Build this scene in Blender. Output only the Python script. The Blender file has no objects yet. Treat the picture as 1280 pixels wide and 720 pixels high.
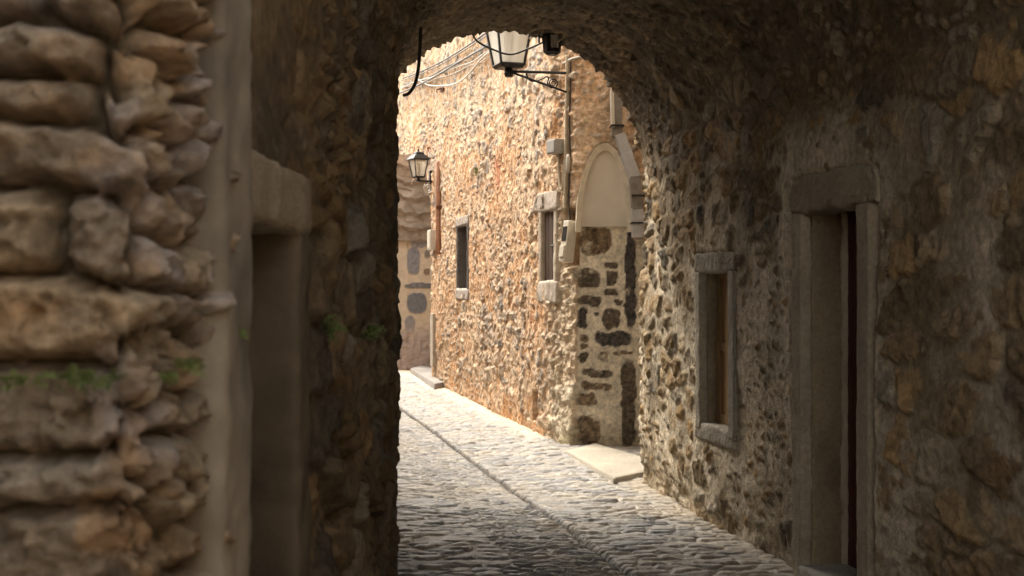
import bpy, bmesh, math, random
import numpy as np
from mathutils import Vector

random.seed(7)
SC = bpy.context.scene
COL = SC.collection
F = 1600.0          # focal length in pixels of the 1280 px wide photograph
CAM_Z = 1.5


def at(px, py, Y):
    """world point seen at a pixel of the photograph, at depth Y"""
    return np.array([(px - 640) / F * Y, Y, CAM_Z + (360 - py) / F * Y])


# ------------------------------------------------------------------ noise
def _hash(i, j, k, seed):
    h = (i.astype(np.int64) * 374761393 + j.astype(np.int64) * 668265263 + k.astype(np.int64) * 2147483647 + seed * 1274126177) & 0xffffffff
    h = ((h ^ (h >> 13)) * 1274126177) & 0xffffffff
    h = ((h ^ (h >> 16)) * 2246822519) & 0xffffffff
    h = h ^ (h >> 15)
    return (h & 0xffffff).astype(np.float64) / 0xffffff


def vnoise(x, y, z=None, seed=0):
    x = np.asarray(x, float); y = np.asarray(y, float)
    z = np.zeros_like(x) if z is None else np.asarray(z, float)
    xi, yi, zi = np.floor(x), np.floor(y), np.floor(z)
    fx, fy, fz = x - xi, y - yi, z - zi
    fx = fx * fx * fx * (fx * (fx * 6 - 15) + 10); fy = fy * fy * fy * (fy * (fy * 6 - 15) + 10); fz = fz * fz * (3 - 2 * fz)
    def H(a, b, c): return _hash(xi + a, yi + b, zi + c, seed)
    def pl(c): 
        a = H(0, 0, c) * (1 - fx) + H(1, 0, c) * fx
        b = H(0, 1, c) * (1 - fx) + H(1, 1, c) * fx
        return a * (1 - fy) + b * fy
    if not np.any(fz):
        return pl(0) * 2 - 1
    return (pl(0) * (1 - fz) + pl(1) * fz) * 2 - 1


def fbm(x, y, z=None, oct=4, seed=0, gain=.5):
    s = 0; a = 1.0; t = 0
    for o in range(oct):
        f = 2.03 ** o
        s = s + a * vnoise(x * f + 17.3 * o, y * f - 9.1 * o, None if z is None else z * f, seed + o)
        t += a; a *= gain
    return s / t


def ridged(x, y, z=None, oct=3, seed=0):
    s = 0; a = 1.0; t = 0
    for o in range(oct):
        f = 2.1 ** o
        s = s + a * (1 - 2 * np.abs(vnoise(x * f + 7.7 * o, y * f + 3.3 * o, None if z is None else z * f, seed + o)))
        t += a; a *= .55
    return s / t


def sstep(a, b, x):
    t = np.clip((x - a) / (b - a), 0, 1)
    return t * t * (3 - 2 * t)


def cells(u, v, su, sv, seed=0, jit=.85):
    """irregular stones: distance to the nearest joint in metres, stone randoms, offset from the stone's heart"""
    x, y = u / su, v / sv
    yi = np.floor(y); xi = np.floor(x)
    best = np.full(x.shape, 9e9); bx = np.zeros_like(x); by = np.zeros_like(x); bi = np.zeros_like(x); bj = np.zeros_like(x)
    def feat(i, j):
        sh = .5 * np.mod(j, 2)
        return i + .5 + sh + jit * (_hash(i, j, i * 0, seed) - .5), j + .5 + jit * (_hash(i, j, i * 0 + 1, seed) - .5)
    for dj in (-1, 0, 1):
        for di in (-2, -1, 0, 1):
            i, j = xi + di, yi + dj
            px, py = feat(i, j)
            d = (px - x) ** 2 + (py - y) ** 2
            m = d < best
            best = np.where(m, d, best); bx = np.where(m, px - x, bx); by = np.where(m, py - y, by)
            bi = np.where(m, i, bi); bj = np.where(m, j, bj)
    e = np.full(x.shape, 9.0)
    for dj in (-2, -1, 0, 1, 2):
        for di in (-2, -1, 0, 1, 2):
            if di == 0 and dj == 0: continue
            px, py = feat(bi + di, bj + dj)
            rx, ry = px - x, py - y
            ex, ey = rx - bx, ry - by
            # measure in metres so that joints are even on long stones
            ln = np.hypot(ex / su, ey / sv) + 1e-9
            dd = (.5 * (bx + rx) * ex + .5 * (by + ry) * ey) / ln
            e = np.minimum(e, dd)
    r = [_hash(bi, bj, bi * 0 + 5 + q, seed) for q in range(6)]
    return np.maximum(e, 0), r, -bx * su, -by * sv


def lerp(a, b, t):
    return a + (b - a) * t


def mixc(c1, c2, t):
    return c1 + (np.asarray(c2) - c1) * t[..., None]


def pick(r, palette):
    pal = np.array(palette)
    f = r * len(pal)
    i = np.clip(np.floor(f).astype(int), 0, len(pal) - 1)
    return pal[i]


# ------------------------------------------------------------------ objects
def ident(o, label=None, cat=None, group=None, kind=None):
    if label: o['label'] = label
    if cat: o['category'] = cat
    if group: o['group'] = group
    if kind: o['kind'] = kind
    return o


def empty(name, loc, label, cat, group=None):
    o = bpy.data.objects.new(name, None); COL.objects.link(o)
    o.location = loc; o.empty_display_size = .1
    return ident(o, label, cat, group)


def origin_of(o):
    p = Vector((0, 0, 0))
    while o is not None:
        p += o.location; o = o.parent
    return np.array(p)


def make(name, V, Fc, mat, parent=None, loc=None, col=None, smooth=True, fmat=None):
    V = np.asarray(V, float).reshape(-1, 3)
    base = origin_of(parent) if parent is not None else np.zeros(3)
    o_loc = np.zeros(3)
    if loc is not None: o_loc = np.asarray(loc, float) - base
    V = V - base - o_loc
    me = bpy.data.meshes.new(name)
    if isinstance(Fc, np.ndarray):
        n = len(Fc); k = Fc.shape[1]
        me.vertices.add(len(V)); me.vertices.foreach_set('co', V.ravel())
        me.loops.add(n * k); me.loops.foreach_set('vertex_index', Fc.ravel().astype(np.int32))
        me.polygons.add(n); me.polygons.foreach_set('loop_start', np.arange(0, n * k, k, dtype=np.int32))
        me.polygons.foreach_set('loop_total', np.full(n, k, dtype=np.int32))
        me.update(calc_edges=True)
    else:
        me.from_pydata([tuple(v) for v in V], [], Fc); me.update()
    mats = mat if isinstance(mat, (list, tuple)) else [mat]
    for m in mats: me.materials.append(m)
    if fmat is not None: me.polygons.foreach_set('material_index', np.asarray(fmat, dtype=np.int32))
    me.polygons.foreach_set('use_smooth', np.full(len(me.polygons), bool(smooth)))
    if col is not None:
        a = me.color_attributes.new('Col', 'FLOAT_COLOR', 'POINT')
        c = np.ones((len(V), 4)); c[:, :3] = np.clip(np.asarray(col).reshape(-1, 3), 0, 1)
        a.data.foreach_set('color', c.ravel())
    o = bpy.data.objects.new(name, me); COL.objects.link(o)
    o.location = o_loc
    if parent is not None: o.parent = parent
    return o


def grid_normals(P):
    n = np.cross(np.gradient(P, axis=0), np.gradient(P, axis=1))
    return n / (np.linalg.norm(n, axis=2, keepdims=True) + 1e-12)


def grid_make(name, P, col, mat, toward=None, keep=None, parent=None, loc=None):
    ni, nj = P.shape[:2]
    idx = np.arange(ni * nj).reshape(ni, nj)
    q = np.stack([idx[:-1, :-1], idx[1:, :-1], idx[1:, 1:], idx[:-1, 1:]], -1)
    if keep is not None: q = q[keep]
    q = q.reshape(-1, 4)
    if toward is not None:
        n = grid_normals(P)
        if (n * toward).sum() < 0: q = q[:, ::-1]
    used = np.zeros(ni * nj, bool); used[q.ravel()] = True
    remap = np.cumsum(used) - 1
    return make(name, P.reshape(-1, 3)[used], remap[q], mat, parent, loc, col.reshape(-1, 3)[used])


class MB:
    """collects faces of ONE part"""
    def __init__(s): s.v = []; s.f = []
    def add(s, V, Fc):
        n = len(s.v); s.v += [tuple(map(float, p)) for p in V]; s.f += [tuple(i + n for i in f) for f in Fc]; return s
    def box(s, c, ax, half, bev=0.0):
        c = np.asarray(c, float); ax = [np.asarray(a, float) for a in ax]
        bm = bmesh.new(); bmesh.ops.create_cube(bm, size=2)
        for v in bm.verts: v.co = Vector((v.co.x * half[0], v.co.y * half[1], v.co.z * half[2]))
        if bev: bmesh.ops.bevel(bm, geom=list(bm.edges), offset=bev, segments=2, affect='EDGES', profile=.6)
        V = [c + v.co.x * ax[0] + v.co.y * ax[1] + v.co.z * ax[2] for v in bm.verts]
        bm.verts.index_update(); Fc = [[v.index for v in f.verts] for f in bm.faces]; bm.free()
        return s.add(V, Fc)
    def tube(s, pts, r, n=8, cap=True):
        pts = [np.asarray(p, float) for p in pts]; m = len(pts)
        rs = r if isinstance(r, (list, tuple, np.ndarray)) else [r] * m
        V = []; up = None
        for i, p in enumerate(pts):
            t = pts[min(i + 1, m - 1)] - pts[max(i - 1, 0)]; t = t / (np.linalg.norm(t) + 1e-12)
            if up is None:
                up = np.cross(t, [0, 0, 1]);
                if np.linalg.norm(up) < .1: up = np.cross(t, [1, 0, 0])
            up = up - t * (up @ t); up /= np.linalg.norm(up) + 1e-12
            w = np.cross(t, up)
            for k in range(n):
                a = 2 * math.pi * k / n
                V.append(p + rs[i] * (math.cos(a) * up + math.sin(a) * w))
        Fc = [[i * n + k, i * n + (k + 1) % n, (i + 1) * n + (k + 1) % n, (i + 1) * n + k] for i in range(m - 1) for k in range(n)]
        if cap: Fc += [list(range(n))[::-1], [(m - 1) * n + k for k in range(n)]]
        return s.add(V, Fc)
    def frustum(s, c, prof, sides=4, rot=0.0):
        """stack of regular polygons: prof = [(radius, z)]"""
        V = []; m = len(prof)
        for r, z in prof:
            for k in range(sides):
                a = rot + 2 * math.pi * k / sides
                V.append((c[0] + r * math.cos(a), c[1] + r * math.sin(a), c[2] + z))
        n = sides
        Fc = [[i * n + k, i * n + (k + 1) % n, (i + 1) * n + (k + 1) % n, (i + 1) * n + k] for i in range(m - 1) for k in range(n)]
        Fc += [list(range(n))[::-1], [(m - 1) * n + k for k in range(n)]]
        return s.add(V, Fc)
    def build(s, name, mat, parent=None, loc=None, smooth=False):
        return make(name, s.v, s.f, mat, parent, loc, smooth=smooth)


def smooth_path(pts, n=8):
    pts = [np.asarray(p, float) for p in pts]
    out = []
    for i in range(len(pts) - 1):
        p0 = pts[max(i - 1, 0)]; p1 = pts[i]; p2 = pts[i + 1]; p3 = pts[min(i + 2, len(pts) - 1)]
        for k in range(n):
            t = k / n
            out.append(.5 * ((2 * p1) + (-p0 + p2) * t + (2 * p0 - 5 * p1 + 4 * p2 - p3) * t * t + (-p0 + 3 * p1 - 3 * p2 + p3) * t ** 3))
    out.append(pts[-1])
    return out


def rough_box(name, c, ax, half, mat, parent=None, loc=None, rnd=.015, rough=.006, res=.02, col=(.3, .27, .22), var=.25, seed=0, shape=None, freq=9):
    """a hewn block: rounded edges, uneven faces, colour that varies over the stone"""
    half = np.asarray(half, float); c = np.asarray(c, float); A = np.array(ax, float)
    Vs = []; Fs = []; Cs = []; off = 0
    for d in range(3):
        a, b = [q for q in range(3) if q != d]
        na = max(2, int(2 * half[a] / res)) + 1; nb = max(2, int(2 * half[b] / res)) + 1
        for sg in (-1, 1):
            ga, gb = np.meshgrid(np.linspace(-half[a], half[a], na), np.linspace(-half[b], half[b], nb), indexing='ij')
            p = np.zeros((na, nb, 3)); p[..., a] = ga; p[..., b] = gb; p[..., d] = sg * half[d]
            inner = np.maximum(half - rnd, half * .2)
            q = np.clip(p, -inner, inner); dd = p - q; ln = np.linalg.norm(dd, axis=2, keepdims=True)
            nrm = dd / (ln + 1e-12)
            rr = np.minimum(rnd, half.min() * .8)
            p = q + nrm * rr
            w = c + p @ A
            n1 = fbm(w[..., 0] * freq, w[..., 1] * freq, w[..., 2] * freq, 3, seed) + .5 * fbm(w[..., 0] * freq * 5, w[..., 1] * freq * 5, w[..., 2] * freq * 5, 2, seed + 9)
            p = p + nrm * (rough * n1)[..., None]
            if shape is not None: p = shape(p, half)
            w = c + p @ A
            k = 1 + var * fbm(w[..., 0] * 6, w[..., 1] * 6, w[..., 2] * 6, 3, seed + 3)
            Cs.append((np.array(col)[None, None] * k[..., None]).reshape(-1, 3))
            idx = np.arange(na * nb).reshape(na, nb) + off
            qd = np.stack([idx[:-1, :-1], idx[1:, :-1], idx[1:, 1:], idx[:-1, 1:]], -1).reshape(-1, 4)
            e1 = np.zeros(3); e1[a] = 1; e2 = np.zeros(3); e2[b] = 1
            if np.cross(e1, e2)[d] * sg * np.linalg.det(A) < 0: qd = qd[:, ::-1]
            Vs.append(w.reshape(-1, 3)); Fs.append(qd); off += na * nb
    V = np.concatenate(Vs); Fc = np.concatenate(Fs)
    # weld the seams between the six faces
    key = np.round(V * 5000).astype(np.int64)
    _, first, inv = np.unique(key, axis=0, return_index=True, return_inverse=True)
    inv = inv.ravel()
    Fc = inv[Fc]; ok = np.array([len(set(f)) == 4 for f in Fc])
    return make(name, V[first], Fc[ok], mat, parent, loc, np.concatenate(Cs)[first])


# ------------------------------------------------------------------ materials
def new_mat(name):
    m = bpy.data.materials.new(name); m.use_nodes = True
    nt = m.node_tree; b = nt.nodes['Principled BSDF']
    return m, nt, b


def masonry_mat(name, rough=.9, fine=90, bump=.5, dist=.01, spread=.35, pits=0.0, spec=.25):
    m, nt, b = new_mat(name); N = nt.nodes; L = nt.links
    b.inputs['Roughness'].default_value = rough
    b.inputs['Specular IOR Level'].default_value = spec
    at_ = N.new('ShaderNodeAttribute'); at_.attribute_name = 'Col'
    geo = N.new('ShaderNodeNewGeometry')
    n1 = N.new('ShaderNodeTexNoise'); n1.inputs['Scale'].default_value = fine * .35; n1.inputs['Detail'].default_value = 8; n1.inputs['Roughness'].default_value = .7
    n2 = N.new('ShaderNodeTexNoise'); n2.inputs['Scale'].default_value = fine; n2.inputs['Detail'].default_value = 5; n2.inputs['Roughness'].default_value = .65
    for n in (n1, n2): L.new(geo.outputs['Position'], n.inputs['Vector'])
    mr = N.new('ShaderNodeMapRange'); mr.inputs['From Min'].default_value = .3; mr.inputs['From Max'].default_value = .7
    mr.inputs['To Min'].default_value = 1 - spread; mr.inputs['To Max'].default_value = 1 + spread
    L.new(n1.outputs['Fac'], mr.inputs['Value'])
    mx = N.new('ShaderNodeMix'); mx.data_type = 'RGBA'; mx.blend_type = 'MULTIPLY'; mx.inputs['Factor'].default_value = 1
    L.new(at_.outputs['Color'], mx.inputs['A']); L.new(mr.outputs['Result'], mx.inputs['B'])
    L.new(mx.outputs['Result'], b.inputs['Base Color'])
    add = N.new('ShaderNodeMath'); add.operation = 'ADD'
    L.new(n1.outputs['Fac'], add.inputs[0])
    ml = N.new('ShaderNodeMath'); ml.operation = 'MULTIPLY'; ml.inputs[1].default_value = .5
    L.new(n2.outputs['Fac'], ml.inputs[0]); L.new(ml.outputs[0], add.inputs[1])
    src = add
    if pits:
        vo = N.new('ShaderNodeTexVoronoi'); vo.inputs['Scale'].default_value = fine * 1.3
        L.new(geo.outputs['Position'], vo.inputs['Vector'])
        m2 = N.new('ShaderNodeMath'); m2.operation = 'MULTIPLY_ADD'; m2.inputs[1].default_value = pits
        L.new(vo.outputs['Distance'], m2.inputs[0]); L.new(add.outputs[0], m2.inputs[2]); src = m2
    bp = N.new('ShaderNodeBump'); bp.inputs['Strength'].default_value = bump; bp.inputs['Distance'].default_value = dist
    L.new(src.outputs[0], bp.inputs['Height']); L.new(bp.outputs['Normal'], b.inputs['Normal'])
    return m


def plain_mat(name, col, rough=.6, metal=0.0, var=.2, scale=30, bump=.15, col2=None, stretch=None):
    m, nt, b = new_mat(name); N = nt.nodes; L = nt.links
    b.inputs['Roughness'].default_value = rough; b.inputs['Metallic'].default_value = metal
    geo = N.new('ShaderNodeNewGeometry')
    n1 = N.new('ShaderNodeTexNoise'); n1.inputs['Scale'].default_value = scale; n1.inputs['Detail'].default_value = 6
    if stretch:
        mp = N.new('ShaderNodeMapping'); mp.inputs['Scale'].default_value = stretch
        L.new(geo.outputs['Position'], mp.inputs['Vector']); L.new(mp.outputs['Vector'], n1.inputs['Vector'])
    else: L.new(geo.outputs['Position'], n1.inputs['Vector'])
    cr = N.new('ShaderNodeValToRGB'); cr.color_ramp.elements[0].position = .3; cr.color_ramp.elements[1].position = .7
    c = np.array(col); c2 = np.array(col2) if col2 is not None else c * (1 + var)
    cr.color_ramp.elements[0].color = (*(c * (1 - var)), 1); cr.color_ramp.elements[1].color = (*np.minimum(c2, .95), 1)
    L.new(n1.outputs['Fac'], cr.inputs['Fac']); L.new(cr.outputs['Color'], b.inputs['Base Color'])
    if bump:
        bp = N.new('ShaderNodeBump'); bp.inputs['Strength'].default_value = bump; bp.inputs['Distance'].default_value = .005
        L.new(n1.outputs['Fac'], bp.inputs['Height']); L.new(bp.outputs['Normal'], b.inputs['Normal'])
    return m


M = {}
M['rubble'] = masonry_mat('rubble_masonry', .92, 62, .9, .022, .45)
M['sunny'] = masonry_mat('orange_masonry', .95, 50, 1.0, .03, .5)
M['hewn'] = masonry_mat('hewn_stone', .9, 110, .55, .008, .22, pits=1.0)
M['plaster'] = masonry_mat('lime_plaster', .93, 45, .35, .006, .14)
M['paving'] = masonry_mat('slate_paving', .5, 60, .8, .014, .4, spec=.5)
M['iron'] = plain_mat('black_iron', (.012, .012, .013), .45, .3, .3, 60, .1)
M['rust'] = plain_mat('rusty_iron', (.12, .045, .02), .85, .2, .4, 60, .3)
M['cable_dark'] = plain_mat('black_cable', (.02, .018, .018), .5, 0, .2, 40, 0)
M['cable_grey'] = plain_mat('grey_cable', (.11, .1, .09), .6, 0, .2, 40, 0)
M['cable_pale'] = plain_mat('pale_cable', (.46, .42, .36), .6, 0, .1, 40, 0)
M['wood'] = plain_mat('orange_brown_wood', (.27, .165, .07), .55, 0, .45, 6, .25, stretch=(6, 6, .5))
M['dark_wood'] = plain_mat('dark_brown_wood', (.05, .03, .02), .65, 0, .4, 6, .25, stretch=(6, 6, .5))
M['red_wood'] = plain_mat('dark_red_wood', (.07, .012, .008), .5, 0, .3, 6, .2, stretch=(6, 6, .5))
M['box_grey'] = plain_mat('grey_box', (.3, .29, .27), .5, 0, .12, 20, .05)
M['box_white'] = plain_mat('weathered_white_plastic', (.54, .5, .42), .45, 0, .1, 18, .05)
M['duct'] = plain_mat('grey_trunking', (.42, .42, .43), .4, .1, .14, 12, .06)
M['duct_dark'] = plain_mat('tarnished_trunking', (.2, .18, .16), .5, .2, .3, 14, .1)
M['copper'] = plain_mat('terracotta_pipe', (.38, .2, .12), .6, .1, .25, 14, .1)
M['leaf'] = plain_mat('fern_leaf', (.12, .165, .05), .6, 0, .4, 30, 0)
M['soil'] = plain_mat('bare_earth', (.16, .13, .1), .95, 0, .3, 3, .3)
M['dark'] = plain_mat('dark_window_wood', (.025, .018, .013), .7, 0, .3, 20, .1)
m, nt, b = new_mat('milky_glass'); M['glass'] = m
b.inputs['Base Color'].default_value = (.86, .85, .8, 1); b.inputs['Roughness'].default_value = .25
b.inputs['Transmission Weight'].default_value = .0
_tr = nt.nodes.new('ShaderNodeBsdfTranslucent'); _tr.inputs['Color'].default_value = (.93, .92, .88, 1)
_ms = nt.nodes.new('ShaderNodeMixShader'); _ms.inputs['Fac'].default_value = .62
nt.links.new(b.outputs[0], _ms.inputs[1]); nt.links.new(_tr.outputs[0], _ms.inputs[2])
_tp = nt.nodes.new('ShaderNodeBsdfTransparent'); _m2 = nt.nodes.new('ShaderNodeMixShader'); _m2.inputs['Fac'].default_value = .38
nt.links.new(_ms.outputs[0], _m2.inputs[1]); nt.links.new(_tp.outputs[0], _m2.inputs[2])
nt.links.new(_m2.outputs[0], nt.nodes['Material Output'].inputs['Surface'])
_n = nt.nodes.new('ShaderNodeTexNoise'); _n.inputs['Scale'].default_value = 9
_r = nt.nodes.new('ShaderNodeMapRange'); _r.inputs['To Min'].default_value = .12; _r.inputs['To Max'].default_value = .5
nt.links.new(_n.outputs['Fac'], _r.inputs['Value']); nt.links.new(_r.outputs['Result'], b.inputs['Roughness'])
m, nt, b = new_mat('clear_glass'); M['clear'] = m
b.inputs['Base Color'].default_value = (.95, .94, .88, 1); b.inputs['Roughness'].default_value = .08; b.inputs['Transmission Weight'].default_value = .8
_n = nt.nodes.new('ShaderNodeTexNoise'); _n.inputs['Scale'].default_value = 20
_r = nt.nodes.new('ShaderNodeMapRange'); _r.inputs['To Min'].default_value = .03; _r.inputs['To Max'].default_value = .25
nt.links.new(_n.outputs['Fac'], _r.inputs['Value']); nt.links.new(_r.outputs['Result'], b.inputs['Roughness'])

Z = np.array([0, 0, 1.0])

# palettes (real, unlit stone colours)
ST_BROWN = [(.3, .215, .12), (.23, .17, .1), (.34, .26, .16), (.265, .19, .11), (.33, .27, .19), (.18, .145, .1), (.34, .225, .11), (.27, .235, .18)]
ST_PIER = [(.24, .185, .12), (.2, .16, .115), (.27, .2, .125), (.22, .185, .14), (.185, .145, .1), (.26, .21, .15)]
ST_VAULT = [(.23, .195, .145), (.18, .155, .12), (.29, .24, .175), (.25, .21, .15), (.17, .15, .12)]
ST_ORANGE = [(.52, .4, .285), (.42, .335, .255), (.58, .46, .34), (.46, .38, .3), (.33, .285, .24), (.55, .41, .27), (.4, .34, .28), (.52, .39, .26)]

# ------------------------------------------------------------------ vaulted passage
passage = empty('vaulted_passage', (.6, 6.2, 0), 'dim brown stone passage with rubble side walls under a barrel vault', 'passage')
ZS, YN, YE = 2.42, 2.45, 10.0


def XR(Y): return 2.66 - .166 * Y


def XL(Y):
    return -.575 - .166 * .5 * ((Y - 6.35) + np.sqrt((Y - 6.35) ** 2 + .01))


def build_passage():
    du = .0125
    rows = []                                                # (Y, outward offset)
    r = .07
    for o in np.arange(.62, .03, -.03): rows.append((YN, r + o))
    for a in np.linspace(0, math.pi / 2, 7): rows.append((YN + r - r * math.cos(a), r - r * math.sin(a)))
    y = YN + r
    while y < YE - r - .01:
        y += .011 if y > 3.3 else .02
        rows.append((y, 0.0))
    for a in np.linspace(.1, math.pi / 2, 8): rows.append((YE - r + r * math.sin(a), r - r * math.cos(a)))
    for o in np.arange(.012, .75, .014): rows.append((YE, r + o))
    Yr = np.array([q[0] for q in rows]); Or = np.array([q[1] for q in rows])
    Vr = np.concatenate([[0], np.cumsum(np.hypot(np.diff(Yr), np.diff(Or)))])
    zl = np.arange(-.15, ZS, du * 1.3); zr = np.arange(ZS - du, -.15, -du)
    th = np.linspace(math.pi, 0, int(3.5 / du))
    nl, na, nr = len(zl), len(th), len(zr)
    U = np.concatenate([zl, ZS + (np.linspace(0, 3.5, na)), ZS + 3.5 + (ZS - zr)])
    n = nl + na + nr
    xl, xr = XL(np.clip(Yr, 0, YE)), XR(np.clip(Yr, 0, YE))
    cx, a = (xl + xr) / 2, (xr - xl) / 2
    P = np.zeros((n, len(rows), 3)); P[..., 1] = Yr[None]
    P[:nl, :, 0] = (xl - Or)[None]; P[:nl, :, 2] = zl[:, None]
    P[nl:nl + na, :, 0] = cx[None] + (a + Or)[None] * np.cos(th)[:, None]
    P[nl:nl + na, :, 2] = ZS + (a + Or)[None] * np.sin(th)[:, None]
    P[nl + na:, :, 0] = (xr + Or)[None]; P[nl + na:, :, 2] = zr[:, None]
    P[nl:nl + na, :, 2] += 0
    N = grid_normals(P)
    inward = np.stack([cx[None] - P[..., 0], 0 * P[..., 0], 1.6 - P[..., 2]], -1)
    inward[:, Or > r, :] = 0; inward[:, (Or > r) & (Yr > 6), 1] = 1
    if (N * inward).sum() < 0: N = -N
    # smooth the normals over the springing line and corners
    for _ in range(4):
        N[1:-1] = (N[:-2] + 2 * N[1:-1] + N[2:]); N[:, 1:-1] = (N[:, :-2] + 2 * N[:, 1:-1] + N[:, 2:])
        N /= np.linalg.norm(N, axis=2, keepdims=True)
    UU, VV = np.meshgrid(U, Vr, indexing='ij')
    YY = np.broadcast_to(Yr[None], UU.shape); ZZ = P[..., 2]
    mid = nl + na // 2
    right = np.zeros(UU.shape); right[mid:] = sstep(2.9, 2.1, ZZ[mid:])
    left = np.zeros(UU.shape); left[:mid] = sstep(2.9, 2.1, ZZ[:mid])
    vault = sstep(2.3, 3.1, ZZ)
    endz = sstep(8.9, 9.7, YY)                                # the stones at the far arch are smaller slates
    wu = UU + .09 * fbm(UU * 3, VV * 3, None, 5, 1, .6); wv = VV + .1 * fbm(UU * 3, VV * 3, None, 5, 21, .6)
    e1, r1, a1, b1 = cells(wv, wu, .22, .14, 3)
    e2, r2, a2, b2 = cells(wv + 3, wu, .105, .062, 8)
    e3, r3, a3, b3 = cells(wv + 7, wu, .36, .2, 19)
    nearst = sstep(6.1, 5.5, YY + .5 * fbm(UU, VV, None, 2, 20)) * (1 - vault) > .5
    e1 = np.where(nearst, e3, e1); r1 = [np.where(nearst, q3, q1) for q1, q3 in zip(r1, r3)]; a1 = np.where(nearst, a3, a1); b1 = np.where(nearst, b3, b1)
    pick2 = (fbm(UU * .9, VV * .9, None, 2, 77) * .6 + vault * .5 + endz * .25 > .12)
    e = np.where(pick2, e2, e1); r = [np.where(pick2, q2, q1) for q1, q2 in zip(r1, r2)]
    da = np.where(pick2, a2, a1); db = np.where(pick2, b2, b1)
    rough = fbm(UU * 9, VV * 9, None, 4, 31); rdg = ridged(UU * 14, VV * 14, None, 3, 41)
    fine = fbm(UU * 34, VV * 34, None, 3, 45)
    _, rf, fa, fb = cells(wv * 1.0 + .03 * rough, wu, .085, .06, 44)
    facet = (rf[0] - .5) * .55 * fa + (rf[1] - .5) * .55 * fb
    prof = sstep(0, .03, e - .004 + .012 * rough)
    hs = (.012 + .034 * r[0]) * prof + (r[1] - .5) * .42 * da * prof + (r[2] - .5) * .42 * db * prof + .9 * facet * prof + .016 * rough + .008 * rdg * prof + .006 * fine
    # mortar: smeared over the stones round the openings and low on the right wall
    yd0, yd1, zd1 = 5.85, 6.8, 2.02
    def boxdist(y0, y1, z0, z1):
        dx = np.maximum(np.maximum(y0 - YY, YY - y1), 0); dz = np.maximum(np.maximum(z0 - ZZ, ZZ - z1), 0)
        return np.hypot(dx, dz)
    dd = np.where(right > 0.01, boxdist(yd0, yd1, -.2, zd1), 9)
    dw = np.where(right > 0.01, boxdist(7.72, 8.5, .5, 1.73), 9)
    low = fbm(UU * 1.6, VV * 1.6, None, 3, 55)
    halo_d = np.exp(-(dd / .16) ** 2); halo_w = np.exp(-(dw / .14) ** 2)
    over_door = np.where(right > 0.01, np.exp(-((YY - 6.45) / .5) ** 2 - ((ZZ - 2.25) / .16) ** 2), 0)
    lowr = right * sstep(2.1, 1.2, ZZ) * sstep(6.9, 7.6, YY)
    blotch = right * np.exp(-((YY - 5.55) / .2) ** 2 - ((ZZ - .45) / .45) ** 2) * .9
    blotch2 = right * (np.exp(-((YY - 4.9) / .14) ** 2 - ((ZZ - 1.6) / .35) ** 2) + np.exp(-((YY - 4.75) / .16) ** 2 - ((ZZ - .75) / .4) ** 2)) * .6
    sm = .45 * low + .9 * halo_d + .8 * halo_w + .7 * over_door + .12 * lowr + blotch + blotch2 - .55 * vault - .35 * left
    hm = .012 + .026 * sm + .016 * fbm(UU * 6, VV * 6, None, 5, 66, .6) + .009 * ridged(UU * 20, VV * 11, None, 3, 12) * np.clip(sm + .4, 0, 1)
    k = .012
    t = sstep(-k, k, hs - hm)
    h = np.maximum(hs, hm) + .25 * k * (1 - np.abs(2 * t - 1))
    h = h * (1 - .42 * sstep(1.9, 2.9, ZZ) * (1 - left) * (1 - .5 * sstep(9.3, 9.8, YY)))
    h = h * (1 - .28 * right)
    h = h * (1 - .5 * left * np.exp(-((YY - 6.4) / .5) ** 2))
    h = np.where(left > .5, h * (1 - .65 * sstep(3.7, 3.5, YY)) - .015 * sstep(3.7, 3.5, YY), h)
    # large waves of an old wall
    h = h + .03 * fbm(UU * .8, VV * .8, None, 2, 5)
    # base of the right wall: loose undercut stones
    h = h + right * sstep(.22, .02, ZZ) * (.03 * (r[3] - .3) - .03)
    # the ragged edge of the far arch and its corner
    edge = np.exp(-((YY - YE) / .1) ** 2)
    h = h - .07 * right * sstep(9.0, 9.9, YY) * sstep(1.2, 1.9, ZZ)
    h = h + edge * (.028 * (r[4] - .35) + .012 * ridged(UU * 13, VV * 13, None, 2, 91))
    # left wall: an old blind recess with a flat pilaster
    rec = left * sstep(4.72, 4.78, YY) * sstep(5.72, 5.66, YY) * sstep(2.16, 2.12, ZZ) * sstep(1.5, 1.54, ZZ)
    h = h - .05 * rec
    # the wall is dressed back where the frames are let in
    for bx_ in (boxdist(5.86, 6.82, -.2, 2.06), boxdist(7.76, 8.46, .53, 1.7)):
        fr_in = right * sstep(.05, .0, bx_)
        h = np.where(fr_in > 0, lerp(h, np.minimum(h, .008), fr_in), h)
    # colours
    c = pick(r[5], ST_BROWN)
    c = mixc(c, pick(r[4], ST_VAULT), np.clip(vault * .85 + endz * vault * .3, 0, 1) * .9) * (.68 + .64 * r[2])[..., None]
    c = mixc(c, np.array((.33, .2, .08)), np.clip(.5 * sstep(.1, .6, fbm(UU * 2.5, VV * 2.5, None, 3, 71)), 0, 1) * (1 - .6 * vault))
    c = c * (1 + .22 * rough + .12 * rdg)[..., None]
    mort_l = np.array((.62, .53, .4)); mort_b = np.array((.2, .145, .078))
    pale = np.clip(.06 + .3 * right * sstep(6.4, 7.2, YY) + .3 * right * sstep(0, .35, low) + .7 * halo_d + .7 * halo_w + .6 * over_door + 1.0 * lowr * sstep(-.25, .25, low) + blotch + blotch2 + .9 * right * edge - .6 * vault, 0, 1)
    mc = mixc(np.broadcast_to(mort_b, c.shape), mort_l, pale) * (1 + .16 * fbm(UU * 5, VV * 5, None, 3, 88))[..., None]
    mc = mixc(mc, np.array((.1, .092, .085)), vault * .6)
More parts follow.
